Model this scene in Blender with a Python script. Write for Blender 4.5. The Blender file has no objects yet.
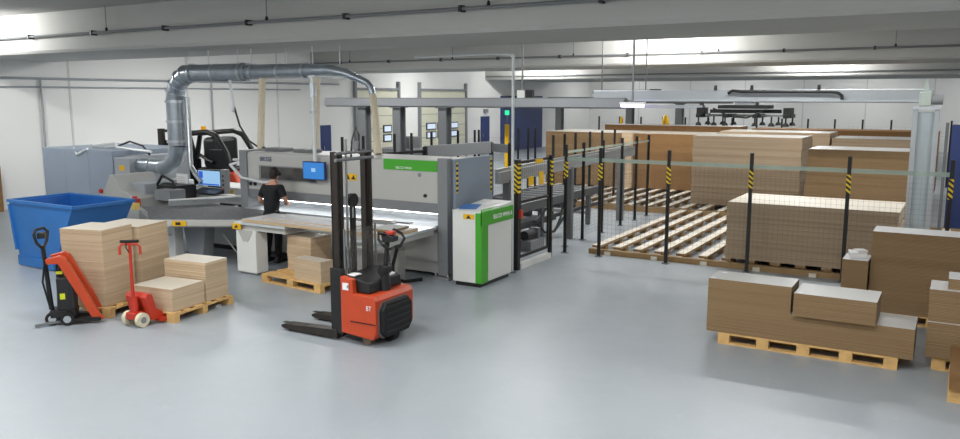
import bpy, bmesh, math, random
from mathutils import Vector, Matrix
random.seed(7)
S = bpy.context.scene
COL = S.collection
R = math.radians

# ------------------------------------------------------------------ camera
cd = bpy.data.cameras.new('camera'); cam = bpy.data.objects.new('camera', cd); COL.objects.link(cam)
cam.location = (0, 0, 3.1); cam.rotation_euler = (R(90 - 8.6525), 0, R(30.778))
cd.sensor_width = 36; cd.lens = 36 * 805 / 960; cd.clip_end = 200; cd.clip_start = .05
S.camera = cam
S.view_settings.view_transform = 'Standard'; S.view_settings.look = 'None'
S.view_settings.gamma = 1; S.view_settings.use_curve_mapping = False
S.view_settings.exposure = 0.22
# ------------------------------------------------------------------ world
w = bpy.data.worlds.new('world'); S.world = w; w.use_nodes = True
w.node_tree.nodes['Background'].inputs[0].default_value = (.75, .85, 1, 1)
w.node_tree.nodes['Background'].inputs[1].default_value = .3
# ------------------------------------------------------------------ hall lamps: light of the ceiling battens (their housings are built further down)
LAMPS = []   # x, y, z, length along x
def hall_lamp(x, y, p, ln=2.4, z=4.9, side=.45, tilt=0):
    LAMPS.append((x, y, z, ln))
    l = bpy.data.lights.new('hall_lamp_light', 'AREA'); l.shape = 'RECTANGLE'; l.size = ln; l.size_y = .22
    l.energy = p * (1 - side); l.color = (1, .985, .955)
    o = bpy.data.objects.new('hall_lamp_light', l); COL.objects.link(o); o.location = (x, y, z - .075); o.rotation_euler = (tilt, 0, 0)
    l = bpy.data.lights.new('hall_lamp_side_light', 'POINT'); l.energy = p * side; l.shadow_soft_size = .16; l.color = (.97, .985, 1)
    o = bpy.data.objects.new('hall_lamp_side_light', l); COL.objects.link(o); o.location = (x, y, z - .26)
P0 = 150
for x in (-14.5, -9.5, -4.5, .5): hall_lamp(x, 2.6, P0 * .72, side=.12)
for x in (-18, -9, -1): hall_lamp(x, -2.2, P0 * .75, side=.15)
for x in (-13.0, -7.0, -1.0): hall_lamp(x, 6.4, P0 * .72, side=.08)
hall_lamp(-19.8, 9.7, 200, 1.5, side=.3, tilt=R(80))
for x in (-18.5, -13.8, -8.6, -3.4, 2.0): hall_lamp(x, 16.6, P0 * .85, side=.12)
for x in (-17.5, -12.5, -2.0): hall_lamp(x, 20.0, P0 * .65, side=.1)
hall_lamp(-7.8, 23.2, 330, 2.4, z=4.95, side=.3, tilt=R(80))
for x in (-19.5, -13, -6, 1.5): hall_lamp(x, 31, P0 * 1.0, 3, side=.15)
hall_lamp(-18.8, 37.0, 300, 2.4, side=.3, tilt=R(80)); hall_lamp(-5.6, 37.0, 300, 2.4, side=.3, tilt=R(80))
for x in (-19, -12, -5, 2): hall_lamp(x, 50.0, P0 * .62, 3, side=.4)

# ------------------------------------------------------------------ materials
MATS = {}
def rgb(h):
    h = h.lstrip('#'); v = [int(h[i:i + 2], 16) / 255 for i in (0, 2, 4)]
    return tuple(c / 12.92 if c <= .04045 else ((c + .055) / 1.055) ** 2.4 for c in v) + (1,)
def mat(name, col, rough=.5, metal=0, var=.06, vs=6, bump=0, bs=60, emit=None, es=0, alpha=1, spec=.5, trans=0):
    if name in MATS: return MATS[name]
    m = bpy.data.materials.new(name); m.use_nodes = True; nt = m.node_tree; b = nt.nodes['Principled BSDF']
    c = rgb(col) if isinstance(col, str) else col
    tc = nt.nodes.new('ShaderNodeTexCoord')
    nz = nt.nodes.new('ShaderNodeTexNoise'); nz.inputs['Scale'].default_value = vs; nz.inputs['Detail'].default_value = 4
    nt.links.new(tc.outputs['Object'], nz.inputs['Vector'])
    rp = nt.nodes.new('ShaderNodeValToRGB')
    rp.color_ramp.elements[0].position = .3; rp.color_ramp.elements[1].position = .7
    rp.color_ramp.elements[0].color = tuple(x * (1 - var) for x in c[:3]) + (1,)
    rp.color_ramp.elements[1].color = tuple(min(1, x * (1 + var)) for x in c[:3]) + (1,)
    nt.links.new(nz.outputs['Fac'], rp.inputs['Fac']); nt.links.new(rp.outputs['Color'], b.inputs['Base Color'])
    b.inputs['Roughness'].default_value = rough; b.inputs['Metallic'].default_value = metal
    b.inputs['Specular IOR Level'].default_value = spec
    b.inputs['Alpha'].default_value = alpha; b.inputs['Transmission Weight'].default_value = trans
    if emit:
        b.inputs['Emission Color'].default_value = rgb(emit); b.inputs['Emission Strength'].default_value = es
    if bump:
        n2 = nt.nodes.new('ShaderNodeTexNoise'); n2.inputs['Scale'].default_value = bs
        nt.links.new(tc.outputs['Object'], n2.inputs['Vector'])
        bp = nt.nodes.new('ShaderNodeBump'); bp.inputs['Strength'].default_value = bump; bp.inputs['Distance'].default_value = .02
        nt.links.new(n2.outputs['Fac'], bp.inputs['Height']); nt.links.new(bp.outputs['Normal'], b.inputs['Normal'])
    MATS[name] = m; return m
def banded(name, c1, c2, sc=9, rough=.75):
    """sheet edges: bands along z, each bundle slightly different"""
    m = bpy.data.materials.new(name); m.use_nodes = True; nt = m.node_tree; b = nt.nodes['Principled BSDF']
    tc = nt.nodes.new('ShaderNodeTexCoord'); mp = nt.nodes.new('ShaderNodeMapping'); mp.inputs['Scale'].default_value = (.12, .12, sc)
    nz = nt.nodes.new('ShaderNodeTexNoise'); nz.inputs['Scale'].default_value = 1; nz.inputs['Detail'].default_value = 6; nz.inputs['Roughness'].default_value = .7
    n2 = nt.nodes.new('ShaderNodeTexNoise'); n2.inputs['Scale'].default_value = 120
    rp = nt.nodes.new('ShaderNodeValToRGB'); rp.color_ramp.elements[0].position = .35; rp.color_ramp.elements[1].position = .65
    rp.color_ramp.elements[0].color = rgb(c1); rp.color_ramp.elements[1].color = rgb(c2)
    mx = nt.nodes.new('ShaderNodeMix'); mx.data_type = 'RGBA'; mx.blend_type = 'OVERLAY'; mx.inputs[0].default_value = .12
    nt.links.new(tc.outputs['Object'], mp.inputs['Vector']); nt.links.new(mp.outputs[0], nz.inputs['Vector'])
    nt.links.new(tc.outputs['Object'], n2.inputs['Vector'])
    nt.links.new(nz.outputs['Fac'], rp.inputs['Fac']); nt.links.new(rp.outputs[0], mx.inputs[6]); nt.links.new(n2.outputs['Fac'], mx.inputs[7])
    nt.links.new(mx.outputs[2], b.inputs['Base Color']); b.inputs['Roughness'].default_value = rough
    b.inputs['Specular IOR Level'].default_value = .25
    return m
def floor_mat():
    m = bpy.data.materials.new('floor_epoxy'); m.use_nodes = True; nt = m.node_tree; b = nt.nodes['Principled BSDF']
    tc = nt.nodes.new('ShaderNodeTexCoord')
    def noise(s, d=5, r=.6):
        n = nt.nodes.new('ShaderNodeTexNoise'); n.inputs['Scale'].default_value = s; n.inputs['Detail'].default_value = d
        n.inputs['Roughness'].default_value = r; nt.links.new(tc.outputs['Object'], n.inputs['Vector']); return n
    n1 = noise(.35); n2 = noise(3.5, 8, .7)
    r1 = nt.nodes.new('ShaderNodeValToRGB'); r1.color_ramp.elements[0].position = .3; r1.color_ramp.elements[1].position = .7
    r1.color_ramp.elements[0].color = rgb('#959da3'); r1.color_ramp.elements[1].color = rgb('#a1a8ae')
    nt.links.new(n1.outputs['Fac'], r1.inputs['Fac'])
    # scuffs: thin pale lines where a distorted noise crosses its middle
    sc = noise(1.1, 2, .4); sc.inputs['Distortion'].default_value = 1.4
    r2 = nt.nodes.new('ShaderNodeValToRGB'); e = r2.color_ramp.elements
    e[0].position = .497; e[0].color = (0, 0, 0, 1); e[1].position = .503; e[1].color = (0, 0, 0, 1)
    k = e.new(.5); k.color = (1, 1, 1, 1)
    nt.links.new(sc.outputs['Fac'], r2.inputs['Fac'])
    ma = nt.nodes.new('ShaderNodeMath'); ma.operation = 'MULTIPLY'; nt.links.new(r2.outputs[0], ma.inputs[0]); nt.links.new(n2.outputs['Fac'], ma.inputs[1])
    mb = nt.nodes.new('ShaderNodeMath'); mb.operation = 'MULTIPLY'; nt.links.new(ma.outputs[0], mb.inputs[0]); mb.inputs[1].default_value = .25
    mx = nt.nodes.new('ShaderNodeMix'); mx.data_type = 'RGBA'; nt.links.new(mb.outputs[0], mx.inputs[0])
    nt.links.new(r1.outputs[0], mx.inputs[6]); mx.inputs[7].default_value = rgb('#c4c8cb')
    nt.links.new(mx.outputs[2], b.inputs['Base Color'])
    r3 = nt.nodes.new('ShaderNodeMapRange'); r3.inputs[3].default_value = .28; r3.inputs[4].default_value = .48
    nt.links.new(n2.outputs['Fac'], r3.inputs[0]); nt.links.new(r3.outputs[0], b.inputs['Roughness'])
    bp = nt.nodes.new('ShaderNodeBump'); bp.inputs['Strength'].default_value = .06; bp.inputs['Distance'].default_value = .01
    nt.links.new(n2.outputs['Fac'], bp.inputs['Height']); nt.links.new(bp.outputs[0], b.inputs['Normal'])
    return m
def stripe_mat():
    m = bpy.data.materials.new('warning_stripes'); m.use_nodes = True; nt = m.node_tree; b = nt.nodes['Principled BSDF']
    tc = nt.nodes.new('ShaderNodeTexCoord'); sx = nt.nodes.new('ShaderNodeSeparateXYZ'); nt.links.new(tc.outputs['Object'], sx.inputs[0])
    a = nt.nodes.new('ShaderNodeMath'); a.operation = 'MULTIPLY_ADD'; nt.links.new(sx.outputs['X'], a.inputs[0]); a.inputs[1].default_value = .8; nt.links.new(sx.outputs['Z'], a.inputs[2])
    b2 = nt.nodes.new('ShaderNodeMath'); b2.operation = 'MULTIPLY'; nt.links.new(a.outputs[0], b2.inputs[0]); b2.inputs[1].default_value = 1 / .085
    f = nt.nodes.new('ShaderNodeMath'); f.operation = 'FRACT'; nt.links.new(b2.outputs[0], f.inputs[0])
    g = nt.nodes.new('ShaderNodeMath'); g.operation = 'GREATER_THAN'; nt.links.new(f.outputs[0], g.inputs[0]); g.inputs[1].default_value = .5
    mx = nt.nodes.new('ShaderNodeMix'); mx.data_type = 'RGBA'; nt.links.new(g.outputs[0], mx.inputs[0])
    mx.inputs[6].default_value = (.012, .012, .012, 1); mx.inputs[7].default_value = rgb('#f0d020')
    nt.links.new(mx.outputs[2], b.inputs['Base Color']); return m

WALLC = '#e9e9e6'
M_wall = mat('wall_paint', WALLC, .8, var=.015, vs=.6, bump=.05)
M_ceil = mat('ceiling_concrete', '#a6a6a2', .85, var=.05, vs=1.2, bump=.1, bs=30)
M_beam = mat('beam_concrete', '#aeaeaa', .8, var=.03, vs=.8, bump=.08, bs=25)
M_floor = floor_mat()
M_stripe = stripe_mat()
M_chip = banded('chipboard_edge', '#b39a7c', '#cfba9d', 12)
M_mdf = banded('mdf_edge', '#82694a', '#917858', 7)
M_mdfl = banded('pale_mdf_edge', '#a08b72', '#b8a48b', 16)
M_mdfo = banded('orange_mdf_edge', '#7d5d3b', '#8d6c47', 6)
M_face = mat('laminate_face', '#c9c2b4', .42, var=.03, vs=2)
M_facew = mat('white_laminate_face', '#dedede', .32, var=.015, vs=2)
M_faceg = mat('grey_laminate_face', '#b9b9b6', .28, var=.02, vs=2)
M_pallet = mat('pallet_wood', '#d3ab6e', .8, var=.14, vs=9, bump=.3, bs=40)
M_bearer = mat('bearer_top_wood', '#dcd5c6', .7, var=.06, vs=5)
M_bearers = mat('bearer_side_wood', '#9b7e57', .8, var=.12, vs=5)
M_grey = mat('machine_grey', '#b5b5b1', .45, var=.012, vs=2)
M_greyd = mat('machine_dark_grey', '#7f8285', .45, var=.02, vs=3)
M_bluegrey = mat('machine_blue_grey', '#8f9baa', .5, var=.02, vs=1.5)
M_housing = mat('extractor_grey', '#9fa4aa', .5, var=.03, vs=1.5)
M_white = mat('machine_white', '#dddeda', .4, var=.012, vs=2)
M_green = mat('sign_green', '#45a52a', .4, var=.02)
M_black = mat('black_steel', '#141415', .45, var=.1, vs=8)
M_blackp = mat('black_plastic', '#1c1c1e', .4, var=.08, vs=8)
M_mast = mat('mast_steel', '#37322e', .4, .5, var=.15, vs=10)
M_orange = mat('truck_orange', '#be441e', .38, var=.05, vs=5)
M_red = mat('truck_red', '#b93320', .38, var=.05, vs=6)
M_blue = mat('skip_blue', '#2b6cb0', .38, var=.06, vs=3, bump=.05)
M_bluei = mat('skip_blue_inside', '#1c5aa6', .5, var=.12, vs=5)
M_navy = mat('door_navy', '#27386b', .5, var=.02)
M_gate = mat('gate_cream', '#d5d4bf', .6, var=.02)
M_duct = mat('galvanised_duct', '#a9b2ba', .32, .75, var=.1, vs=6)
M_alu = mat('aluminium', '#c8cdd1', .3, .85, var=.04, vs=8)
M_steel = mat('painted_steel_grey', '#747779', .45, .2, var=.05, vs=4)
M_rail = mat('crane_rail_grey', '#a4a9ae', .35, .3, var=.05, vs=2)
M_hose = mat('textile_hose', '#d9ceb6', .8, var=.05, vs=20, bump=.4, bs=30)
M_tube = mat('white_tube', '#d6dbdc', .35, .1, var=.02)
M_yellow = mat('sticker_yellow', '#e6b400', .4, var=.02)
M_ink = mat('printed_ink', '#26262a', .5, var=.02)
M_inkblue = mat('printed_dark_blue', '#1d2f5c', .5, var=.02)
M_paper = mat('paper_white', '#ececec', .7, var=.02, vs=30)
M_rubber = mat('rubber_black', '#101010', .7, var=.1)
M_wheelw = mat('wheel_ivory', '#cfc8ae', .5, var=.08, vs=20)
M_brush = mat('brush_surface', '#5d6063', .7, var=.45, vs=22, bump=.8, bs=45)
M_glass = mat('window_glass', '#b9c6d6', .08, var=.02, emit='#c9d6ea', es=.5)
M_clear = mat('clear_film', '#6f6b66', .12, var=.02, alpha=.22)
M_mesh = mat('mesh_wire', '#4a4b4c', .5, var=.05)
M_tape = mat('green_glass_strip', '#bcd0c4', .15, var=.05, vs=3, alpha=.55)
M_lamp = mat('lamp_diffuser', '#ffffff', .3, var=0, emit='#f4f8ff', es=9)
M_led = mat('led_strip_light', '#ffffff', .3, var=0, emit='#ffffff', es=7)
M_ledp = mat('violet_lamp_light', '#d8d0ff', .3, var=0, emit='#cfc6ff', es=3)
M_skin = mat('skin', '#c08f76', .6, var=.04, vs=20)
M_shirt = mat('shirt_black', '#15161b', .85, var=.1, vs=12, bump=.2, bs=40)
M_trouser = mat('trousers_black', '#121316', .85, var=.1, vs=12, bump=.2, bs=40)
M_hair = mat('hair_dark', '#231a15', .7, var=.25, vs=50, bump=.6, bs=90)
M_chrome = mat('chrome', '#c9cccf', .15, 1, var=.03)
M_cable = mat('cable_black', '#161616', .5)
def screen_mat():
    m = bpy.data.materials.new('screen_blue'); m.use_nodes = True; nt = m.node_tree; b = nt.nodes['Principled BSDF']
    b.inputs['Base Color'].default_value = (.02, .02, .02, 1); b.inputs['Emission Color'].default_value = rgb('#2f86d8'); b.inputs['Emission Strength'].default_value = .75
    b.inputs['Roughness'].default_value = .15; return m
M_screen = screen_mat()
M_screen2 = mat('screen_pale_blue', '#101010', .2, var=0, emit='#9cc8f0', es=.8)
M_screen3 = mat('screen_deep_blue', '#101010', .2, var=0, emit='#2a5fd0', es=.8)

# ------------------------------------------------------------------ mesh builder
class B:
    def __init__(s): s.bm = bmesh.new(); s.mi = 0
    def _f(s, vs, smooth=False, mi=None):
        try: f = s.bm.faces.new(vs)
        except ValueError: return None
        f.smooth = smooth; f.material_index = s.mi if mi is None else mi; return f
    def box(s, x0, x1, y0, y1, z0, z1, top=None, M=None):
        c = [(x0, y0, z0), (x1, y0, z0), (x1, y1, z0), (x0, y1, z0), (x0, y0, z1), (x1, y0, z1), (x1, y1, z1), (x0, y1, z1)]
        if M is not None: c = [M @ Vector(p) for p in c]
        v = [s.bm.verts.new(p) for p in c]
        for i, q in enumerate(((3, 2, 1, 0), (4, 5, 6, 7), (0, 1, 5, 4), (1, 2, 6, 5), (2, 3, 7, 6), (3, 0, 4, 7))):
            s._f([v[k] for k in q], mi=(top if (i == 1 and top is not None) else None))
        return s
    def bar(s, p, q, w, h, up=(0, 0, 1)):
        """rectangular bar from p to q, w across, h along up"""
        p = Vector(p); q = Vector(q); d = (q - p); L = d.length; d.normalize(); up = Vector(up)
        if abs(d.dot(up)) > .98: up = Vector((1, 0, 0))
        a = d.cross(up).normalized(); u = a.cross(d).normalized()
        M = Matrix(((d.x, a.x, u.x, p.x), (d.y, a.y, u.y, p.y), (d.z, a.z, u.z, p.z), (0, 0, 0, 1)))
        return s.box(0, L, -w / 2, w / 2, -h / 2, h / 2, M=M)
    def prism(s, pts, a, b, axis='z', top=None):
        """polygon of 2D pts swept along axis; x: pts=(y,z); y: pts=(x,z); z: pts=(x,y)"""
        def P(u, v, t): return {'z': (u, v, t), 'y': (u, t, v), 'x': (t, u, v)}[axis]
        lo = [s.bm.verts.new(P(u, v, a)) for u, v in pts]; hi = [s.bm.verts.new(P(u, v, b)) for u, v in pts]
        s._f(lo[::-1]); s._f(hi, mi=top); n = len(pts)
        for i in range(n): s._f([lo[i], lo[(i + 1) % n], hi[(i + 1) % n], hi[i]])
        return s
    def tube(s, path, r, n=12, caps=True):
        """round tube along a path; r a number or one per point"""
        path = [Vector(p) for p in path]; m = len(path); rs = r if isinstance(r, (list, tuple)) else [r] * m
        rings = []; pa = None
        for i, p in enumerate(path):
            d = (path[min(i + 1, m - 1)] - path[max(i - 1, 0)]).normalized()
            if pa is None:
                t = Vector((0, 0, 1)) if abs(d.z) < .9 else Vector((1, 0, 0)); a = d.cross(t).normalized()
            else: a = (pa - d * pa.dot(d)).normalized()
            pa = a; b = d.cross(a)
            rings.append([s.bm.verts.new(p + (a * math.cos(t) + b * math.sin(t)) * rs[i]) for t in [2 * math.pi * k / n for k in range(n)]])
        for i in range(m - 1):
            for k in range(n): s._f([rings[i][k], rings[i][(k + 1) % n], rings[i + 1][(k + 1) % n], rings[i + 1][k]], True)
        if caps: s._f(rings[0][::-1]); s._f(rings[-1])
        return s
    def cyl(s, p, q, r, r2=None, n=16): return s.tube([p, q], [r, r if r2 is None else r2], n)
    def ball(s, c, rx, ry=None, rz=None, n=12, M=None):
        ry = ry or rx; rz = rz or rx; rows = []
        for i in range(n + 1):
            t = math.pi * i / n
            if i in (0, n): rows.append([s.bm.verts.new((c[0], c[1], c[2] + rz * math.cos(t)))])
            else: rows.append([s.bm.verts.new((c[0] + rx * math.sin(t) * math.cos(2 * math.pi * k / (n * 2)), c[1] + ry * math.sin(t) * math.sin(2 * math.pi * k / (n * 2)), c[2] + rz * math.cos(t))) for k in range(n * 2)])
        for i in range(n):
            A, C = rows[i], rows[i + 1]; m = n * 2
            for k in range(m):
                if len(A) == 1: s._f([A[0], C[k], C[(k + 1) % m]], True)
                elif len(C) == 1: s._f([A[k], C[0], A[(k + 1) % m]], True)
                else: s._f([A[k], C[k], C[(k + 1) % m], A[(k + 1) % m]], True)
        return s
    def obj(s, name, mats, parent=None, bevel=0, loc=None, rz=0, rot=None):
        me = bpy.data.meshes.new(name); bmesh.ops.recalc_face_normals(s.bm, faces=s.bm.faces[:]); s.bm.to_mesh(me); s.bm.free()
        for m in (mats if isinstance(mats, (list, tuple)) else [mats]): me.materials.append(m)
        if any(p.use_smooth for p in me.polygons): me.set_sharp_from_angle(angle=R(40))
        o = bpy.data.objects.new(name, me); COL.objects.link(o)
        if parent: o.parent = parent
        if loc: o.location = loc
        if rot: o.rotation_euler = rot
        elif rz: o.rotation_euler = (0, 0, rz)
        if bevel:
            b = o.modifiers.new('bevel', 'BEVEL'); b.width = bevel; b.segments = 2; b.limit_method = 'ANGLE'; b.angle_limit = R(50)
        return o
def tag(o, label, cat, group=None, kind=None):
    o['label'] = label; o['category'] = cat
    if group: o['group'] = group
    if kind: o['kind'] = kind
    return o
def thing(name, label, cat, loc=(0, 0, 0), rz=0, group=None):
    o = bpy.data.objects.new(name, None); COL.objects.link(o); o.location = loc; o.rotation_euler = (0, 0, rz)
    o.empty_display_size = .2
    return tag(o, label, cat, group)
def struct(b, name, m, **k):
    o = b.obj(name, m, **k); o['kind'] = 'structure'; return o
def dup(o, loc=None, rz=None, label=None, parent=None):
    c = o.copy(); COL.objects.link(c)
    if parent: c.parent = parent
    if loc is not None: c.location = loc
    if rz is not None: c.rotation_euler = (0, 0, rz)
    if label: c['label'] = label
    for ch in o.children: dup(ch, parent=c)
    return c
def lab(o, l): o['label'] = l; return o
def text(name, s, size, m, parent, loc, rot, ext=.002):
    cu = bpy.data.curves.new(name, 'FONT'); cu.body = s; cu.size = size; cu.extrude = ext; cu.align_x = 'CENTER'; cu.align_y = 'CENTER'
    t = bpy.data.objects.new(name, cu); COL.objects.link(t); bpy.context.view_layer.update()
    me = bpy.data.meshes.new_from_object(t.evaluated_get(bpy.context.evaluated_depsgraph_get()))
    bpy.data.objects.remove(t)
    me.materials.clear(); me.materials.append(m)
    o = bpy.data.objects.new(name, me); COL.objects.link(o); o.parent = parent; o.location = loc; o.rotation_euler = rot
    return o
def arc(c, r, a0, a1, n, u, v):
    c = Vector(c); u = Vector(u); v = Vector(v)
    return [c + u * (r * math.cos(a0 + (a1 - a0) * i / n)) + v * (r * math.sin(a0 + (a1 - a0) * i / n)) for i in range(n + 1)]

# ================================================================== THE HALL
XL, XR, YF, YB, ZC = -22.6, 8.0, -6.0, 53.0, 5.0
struct(B().box(XL - .2, XR + .2, YF - .2, YB + .2, -.2, 0), 'floor', M_floor)
struct(B().box(XL - .2, XR + .2, YF - .2, YB + .2, ZC, ZC + .2), 'ceiling', M_ceil)
struct(B().box(XL - .2, XL, YF, YB, 0, ZC), 'wall_left', M_wall)
struct(B().box(XR, XR + .2, YF, YB, 0, ZC), 'wall_right', M_wall)
struct(B().box(XL, XR, YB, YB + .2, 0, ZC), 'wall_back', M_wall)
struct(B().box(XL, XR, YF - .2, YF, 0, ZC), 'wall_front', M_wall)
# concrete beams with a slim shoulder at the front edge
for i, (y0, y1, z0) in enumerate(((11.1, 14.0, 4.1), (24.7, 27.9, 4.1), (38.5, 47.0, 4.02))):
    b = B().prism([(y0, ZC), (y0 - .0, z0 + .06), (y0 + .05, z0), (y1 - .05, z0), (y1, z0 + .06), (y1, ZC)], XL, XR, 'x')
    struct(b, 'trim_%d' % (i + 1), M_beam)
# panel joints of the left wall: slim vertical cover strips
for i, y in enumerate((6, 10.2, 14.4, 18.6, 22.8)):
    struct(B().box(XL, XL + .012, y - .03, y + .03, 0, ZC), 'trim_%d' % (i + 4), mat('joint_grey', '#cfcfcb', .8))
for i, x in enumerate((-19, -15.5, -12, -8.5, -5, -1.5, 2)):
    struct(B().box(x - .03, x + .03, YB - .02, YB, 0, ZC), 'trim_%d' % (i + 9), mat('joint_grey', '#cfcfcb', .8))

# ceiling lamps
t0 = None
spots = 'hidden'
for i, (x, y, z, ln) in enumerate(LAMPS):
    t = thing('ceiling_lamp', 'long fluorescent lamp mounted under the hall ceiling', 'ceiling lamp', (x, y, z), 0, 'fluorescent lamps between the ceiling beams')
    B().box(-ln / 2 - .05, ln / 2 + .05, -.14, .14, 0, ZC - z).obj('lamp_housing', M_white, t)
    B().box(-ln / 2, ln / 2, -.12, .12, -.06, 0).obj('lamp_diffuser', M_lamp, t)

# sprinkler pipes on the beam faces
def sprinkler(y, z, label, zc):
    t = thing('sprinkler_pipe', label, 'pipe', (0, y, z))
    B().tube([(XL + .1, 0, 0), (XR - .2, 0, 0)], .028, 8).obj('pipe', M_steel, t)
    x = -21.0
    k = 0
    while x < 4:
        B().box(x - .025, x + .025, -.045, .11, -.05, .05).obj('pipe_clamp', M_black, t)
        if k % 2 == 0:
            B().tube([(x + .5, 0, 0), (x + .5, 0, zc - z)], .009, 6).obj('hanger_rod', M_steel, t)
            B().cyl((x + .5, 0, .02), (x + .5, 0, .09), .035, .02, 10).obj('sprinkler_head', M_black, t)
        x += 2.35; k += 1
    return t
sprinkler(11.0, 4.47, 'grey sprinkler pipe with black clamps along the nearest ceiling beam', ZC)
sprinkler(24.6, 4.42, 'grey sprinkler pipe along the second ceiling beam with the lit patch', ZC)
t = thing('sprinkler_pipe', 'thin pipe running below the third ceiling beam far back', 'pipe', (0, 38.4, 4.2))
B().tube([(XL + .1, 0, 0), (XR - .2, 0, 0)], .03, 8).obj('pipe', M_steel, t)

# conduits on the left wall
def conduit(pts, label, r=.03):
    tag(B().tube(pts, r, 8).obj('wall_conduit', M_rail), label, 'conduit')
conduit([(XL + .04, 3, 3.62), (XL + .04, 24, 3.62)], 'upper horizontal grey conduit along the white left wall', .035)
conduit([(XL + .04, 3, 3.38), (XL + .04, 24, 3.38)], 'lower thin horizontal conduit along the white left wall', .025)
conduit([(XL + .06, 13.5, 3.6), (XL + .06, 13.5, 1.8), (XL + .06, 13.5, .3)], 'vertical grey conduit on the left wall above the grey dust extractor housing', .03)
conduit([(XL + .06, 19.6, 3.6), (XL + .06, 19.6, .3)], 'vertical grey conduit on the left wall right of the vertical duct', .03)
conduit([(XL + .06, 24, 3.62), (XL + .06, 26.3, 3.62)], 'short conduit on the left wall before the first cream gate', .03)

# gates, blue door, small door on the left wall
def gate(n, y0, y1, h):
    t = struct(B().box(XL, XL + .06, y0, y1, 0, h), 'door_%d' % n, M_gate)
    f = B(); f.box(XL, XL + .14, y0 - .12, y0, 0, h + .4); f.box(XL, XL + .14, y1, y1 + .12, 0, h + .4); f.box(XL, XL + .14, y0, y1, h, h + .1)
    f.obj('gate_track', M_greyd, t)
    for k in range(1, 6):
        B().box(XL + .06, XL + .066, y0, y1, k * h / 6 - .012, k * h / 6 + .012).obj('panel_joint', M_greyd, t)
    w = (y1 - y0)
    for a in (.12, .36, .62):
        for z in (1.08, 1.5):
            if a == .36 and w < 3.6: continue
            q = B().box(XL + .05, XL + .1, y0 + a * w, y0 + (a + .2) * w, z, z + .34).obj('window_frame', M_blackp, t)
            B().box(XL + .06, XL + .108, y0 + a * w + .06, y0 + (a + .2) * w - .06, z + .05, z + .29).obj('pane', M_glass, q)
gate(1, 27.4, 30.4, 3.4); gate(2, 32.2, 36.3, 3.4)
struct(B().box(XL, XL + .08, 40.2, 45.4, 0, 3.16), 'door_3', M_navy)
o = struct(B().box(XL, XL + .05, 38.0, 38.9, 0, 2.05), 'door_4', M_navy)
B().box(XL + .05, XL + .1, 38.1, 38.14, .95, 1.1).obj('door_handle', M_chrome, o)
o = struct(B().box(XL, XL + .05, 25.15, 25.75, 0, 1.95), 'door_5', M_navy)
B().box(XL + .05, XL + .1, 25.25, 25.29, .95, 1.1).obj('door_handle', M_chrome, o)
tag(B().box(XL, XL + .15, 38.3, 38.6, 2.25, 2.45).obj('door_lamp', M_greyd), 'small lamp above the narrow blue door in the left wall', 'lamp')
# leaning brown board at the far left edge
tag(B().prism([(11.5, .0), (12.08, 0), (12.08, 1.25), (11.5, 1.25)], -22.5, -22.35, 'x').obj('brown_board', M_mdfo), 'tall brown board standing against the wall at the left photo edge', 'board')

# ================================================================== steel columns and crane rails
def column(x, y, h, label, grp):
    t = thing('steel_column', label, 'column', (x, y, 0), 0, grp)
    b = B(); b.box(-.13, .13, -.14, -.12, 0, h); b.box(-.13, .13, .12, .14, 0, h); b.box(-.01, .01, -.12, .12, 0, h)
    b.obj('column_shaft', M_steel, t); B().box(-.2, .2, -.2, .2, 0, .03).obj('base_plate', M_steel, t)
    B().box(-.19, .19, -.2, .2, h - .02, h).obj('head_plate', M_steel, t)
cl = ['behind the slanted hose', 'between the two cream gates', 'in front of the wider cream gate', 'right of the big blue door', 'behind the board stacks, near the yellow fittings', 'right of the yellow fittings']
for (x, y), l in zip(((-15.0, 18.6), (-13.75, 18.6), (-12.2, 18.6)), cl): column(x, y, 2.82, 'grey steel column carrying the long dark rail, ' + l, 'steel columns under the crane rails')
for (x, y), l in zip(((-14.1, 30), (-11.1, 30), (-9.15, 30)), cl[3:]): column(x, y, 2.86, 'grey steel column far back, ' + l, 'steel columns under the crane rails')
t = thing('crane_rail', 'long dark grey rail beam running above the saw towards the storage', 'rail', (0, 18.6, 2.95))
b = B(); b.box(-16.4, -7.0, -.09, .09, -.13, -.1); b.box(-16.4, -7.0, -.09, .09, .1, .13); b.box(-16.4, -7.0, -.02, .02, -.1, .1); b.obj('rail_beam', M_steel, t)
B().box(-16.4, -7.0, -.13, -.09, -.1, .1).obj('rail_cover', M_greyd, t)
t = thing('crane_rail', 'distant grey rail beam on columns behind the board stacks', 'rail', (0, 30, 2.98))
b = B(); b.box(-14.6, -7.2, -.09, .09, -.12, -.09); b.box(-14.6, -7.2, -.09, .09, .09, .12); b.box(-14.6, -7.2, -.03, .03, -.09, .09); b.obj('rail_beam', M_steel, t)
# gantry bridge over the storage
t = thing('crane_bridge', 'silver crane bridge beam spanning above the board storage', 'crane', (0, 18.9, 3.1))
B().box(-7.9, -.55, -.16, .16, -.12, .16).obj('bridge_beam', M_rail, t, bevel=.015)
B().box(-7.9, -.7, -.2, -.16, -.1, -.06).obj('guide_rail', M_alu, t)
B().box(-7.9, -5.2, -.13, .13, -.26, -.19).obj('lower_rail', M_rail, t)
for x in (-7.85, -5.25): B().box(x - .04, x + .04, -.05, .05, -.19, -.12).obj('rail_bracket', M_greyd, t)
for x in (-4.9, -4.1, -2.7): 
    B().cyl((x, -.18, .16), (x, -.18, .26), .04, .03, 10).obj('sensor', M_black, t)
    
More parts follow.
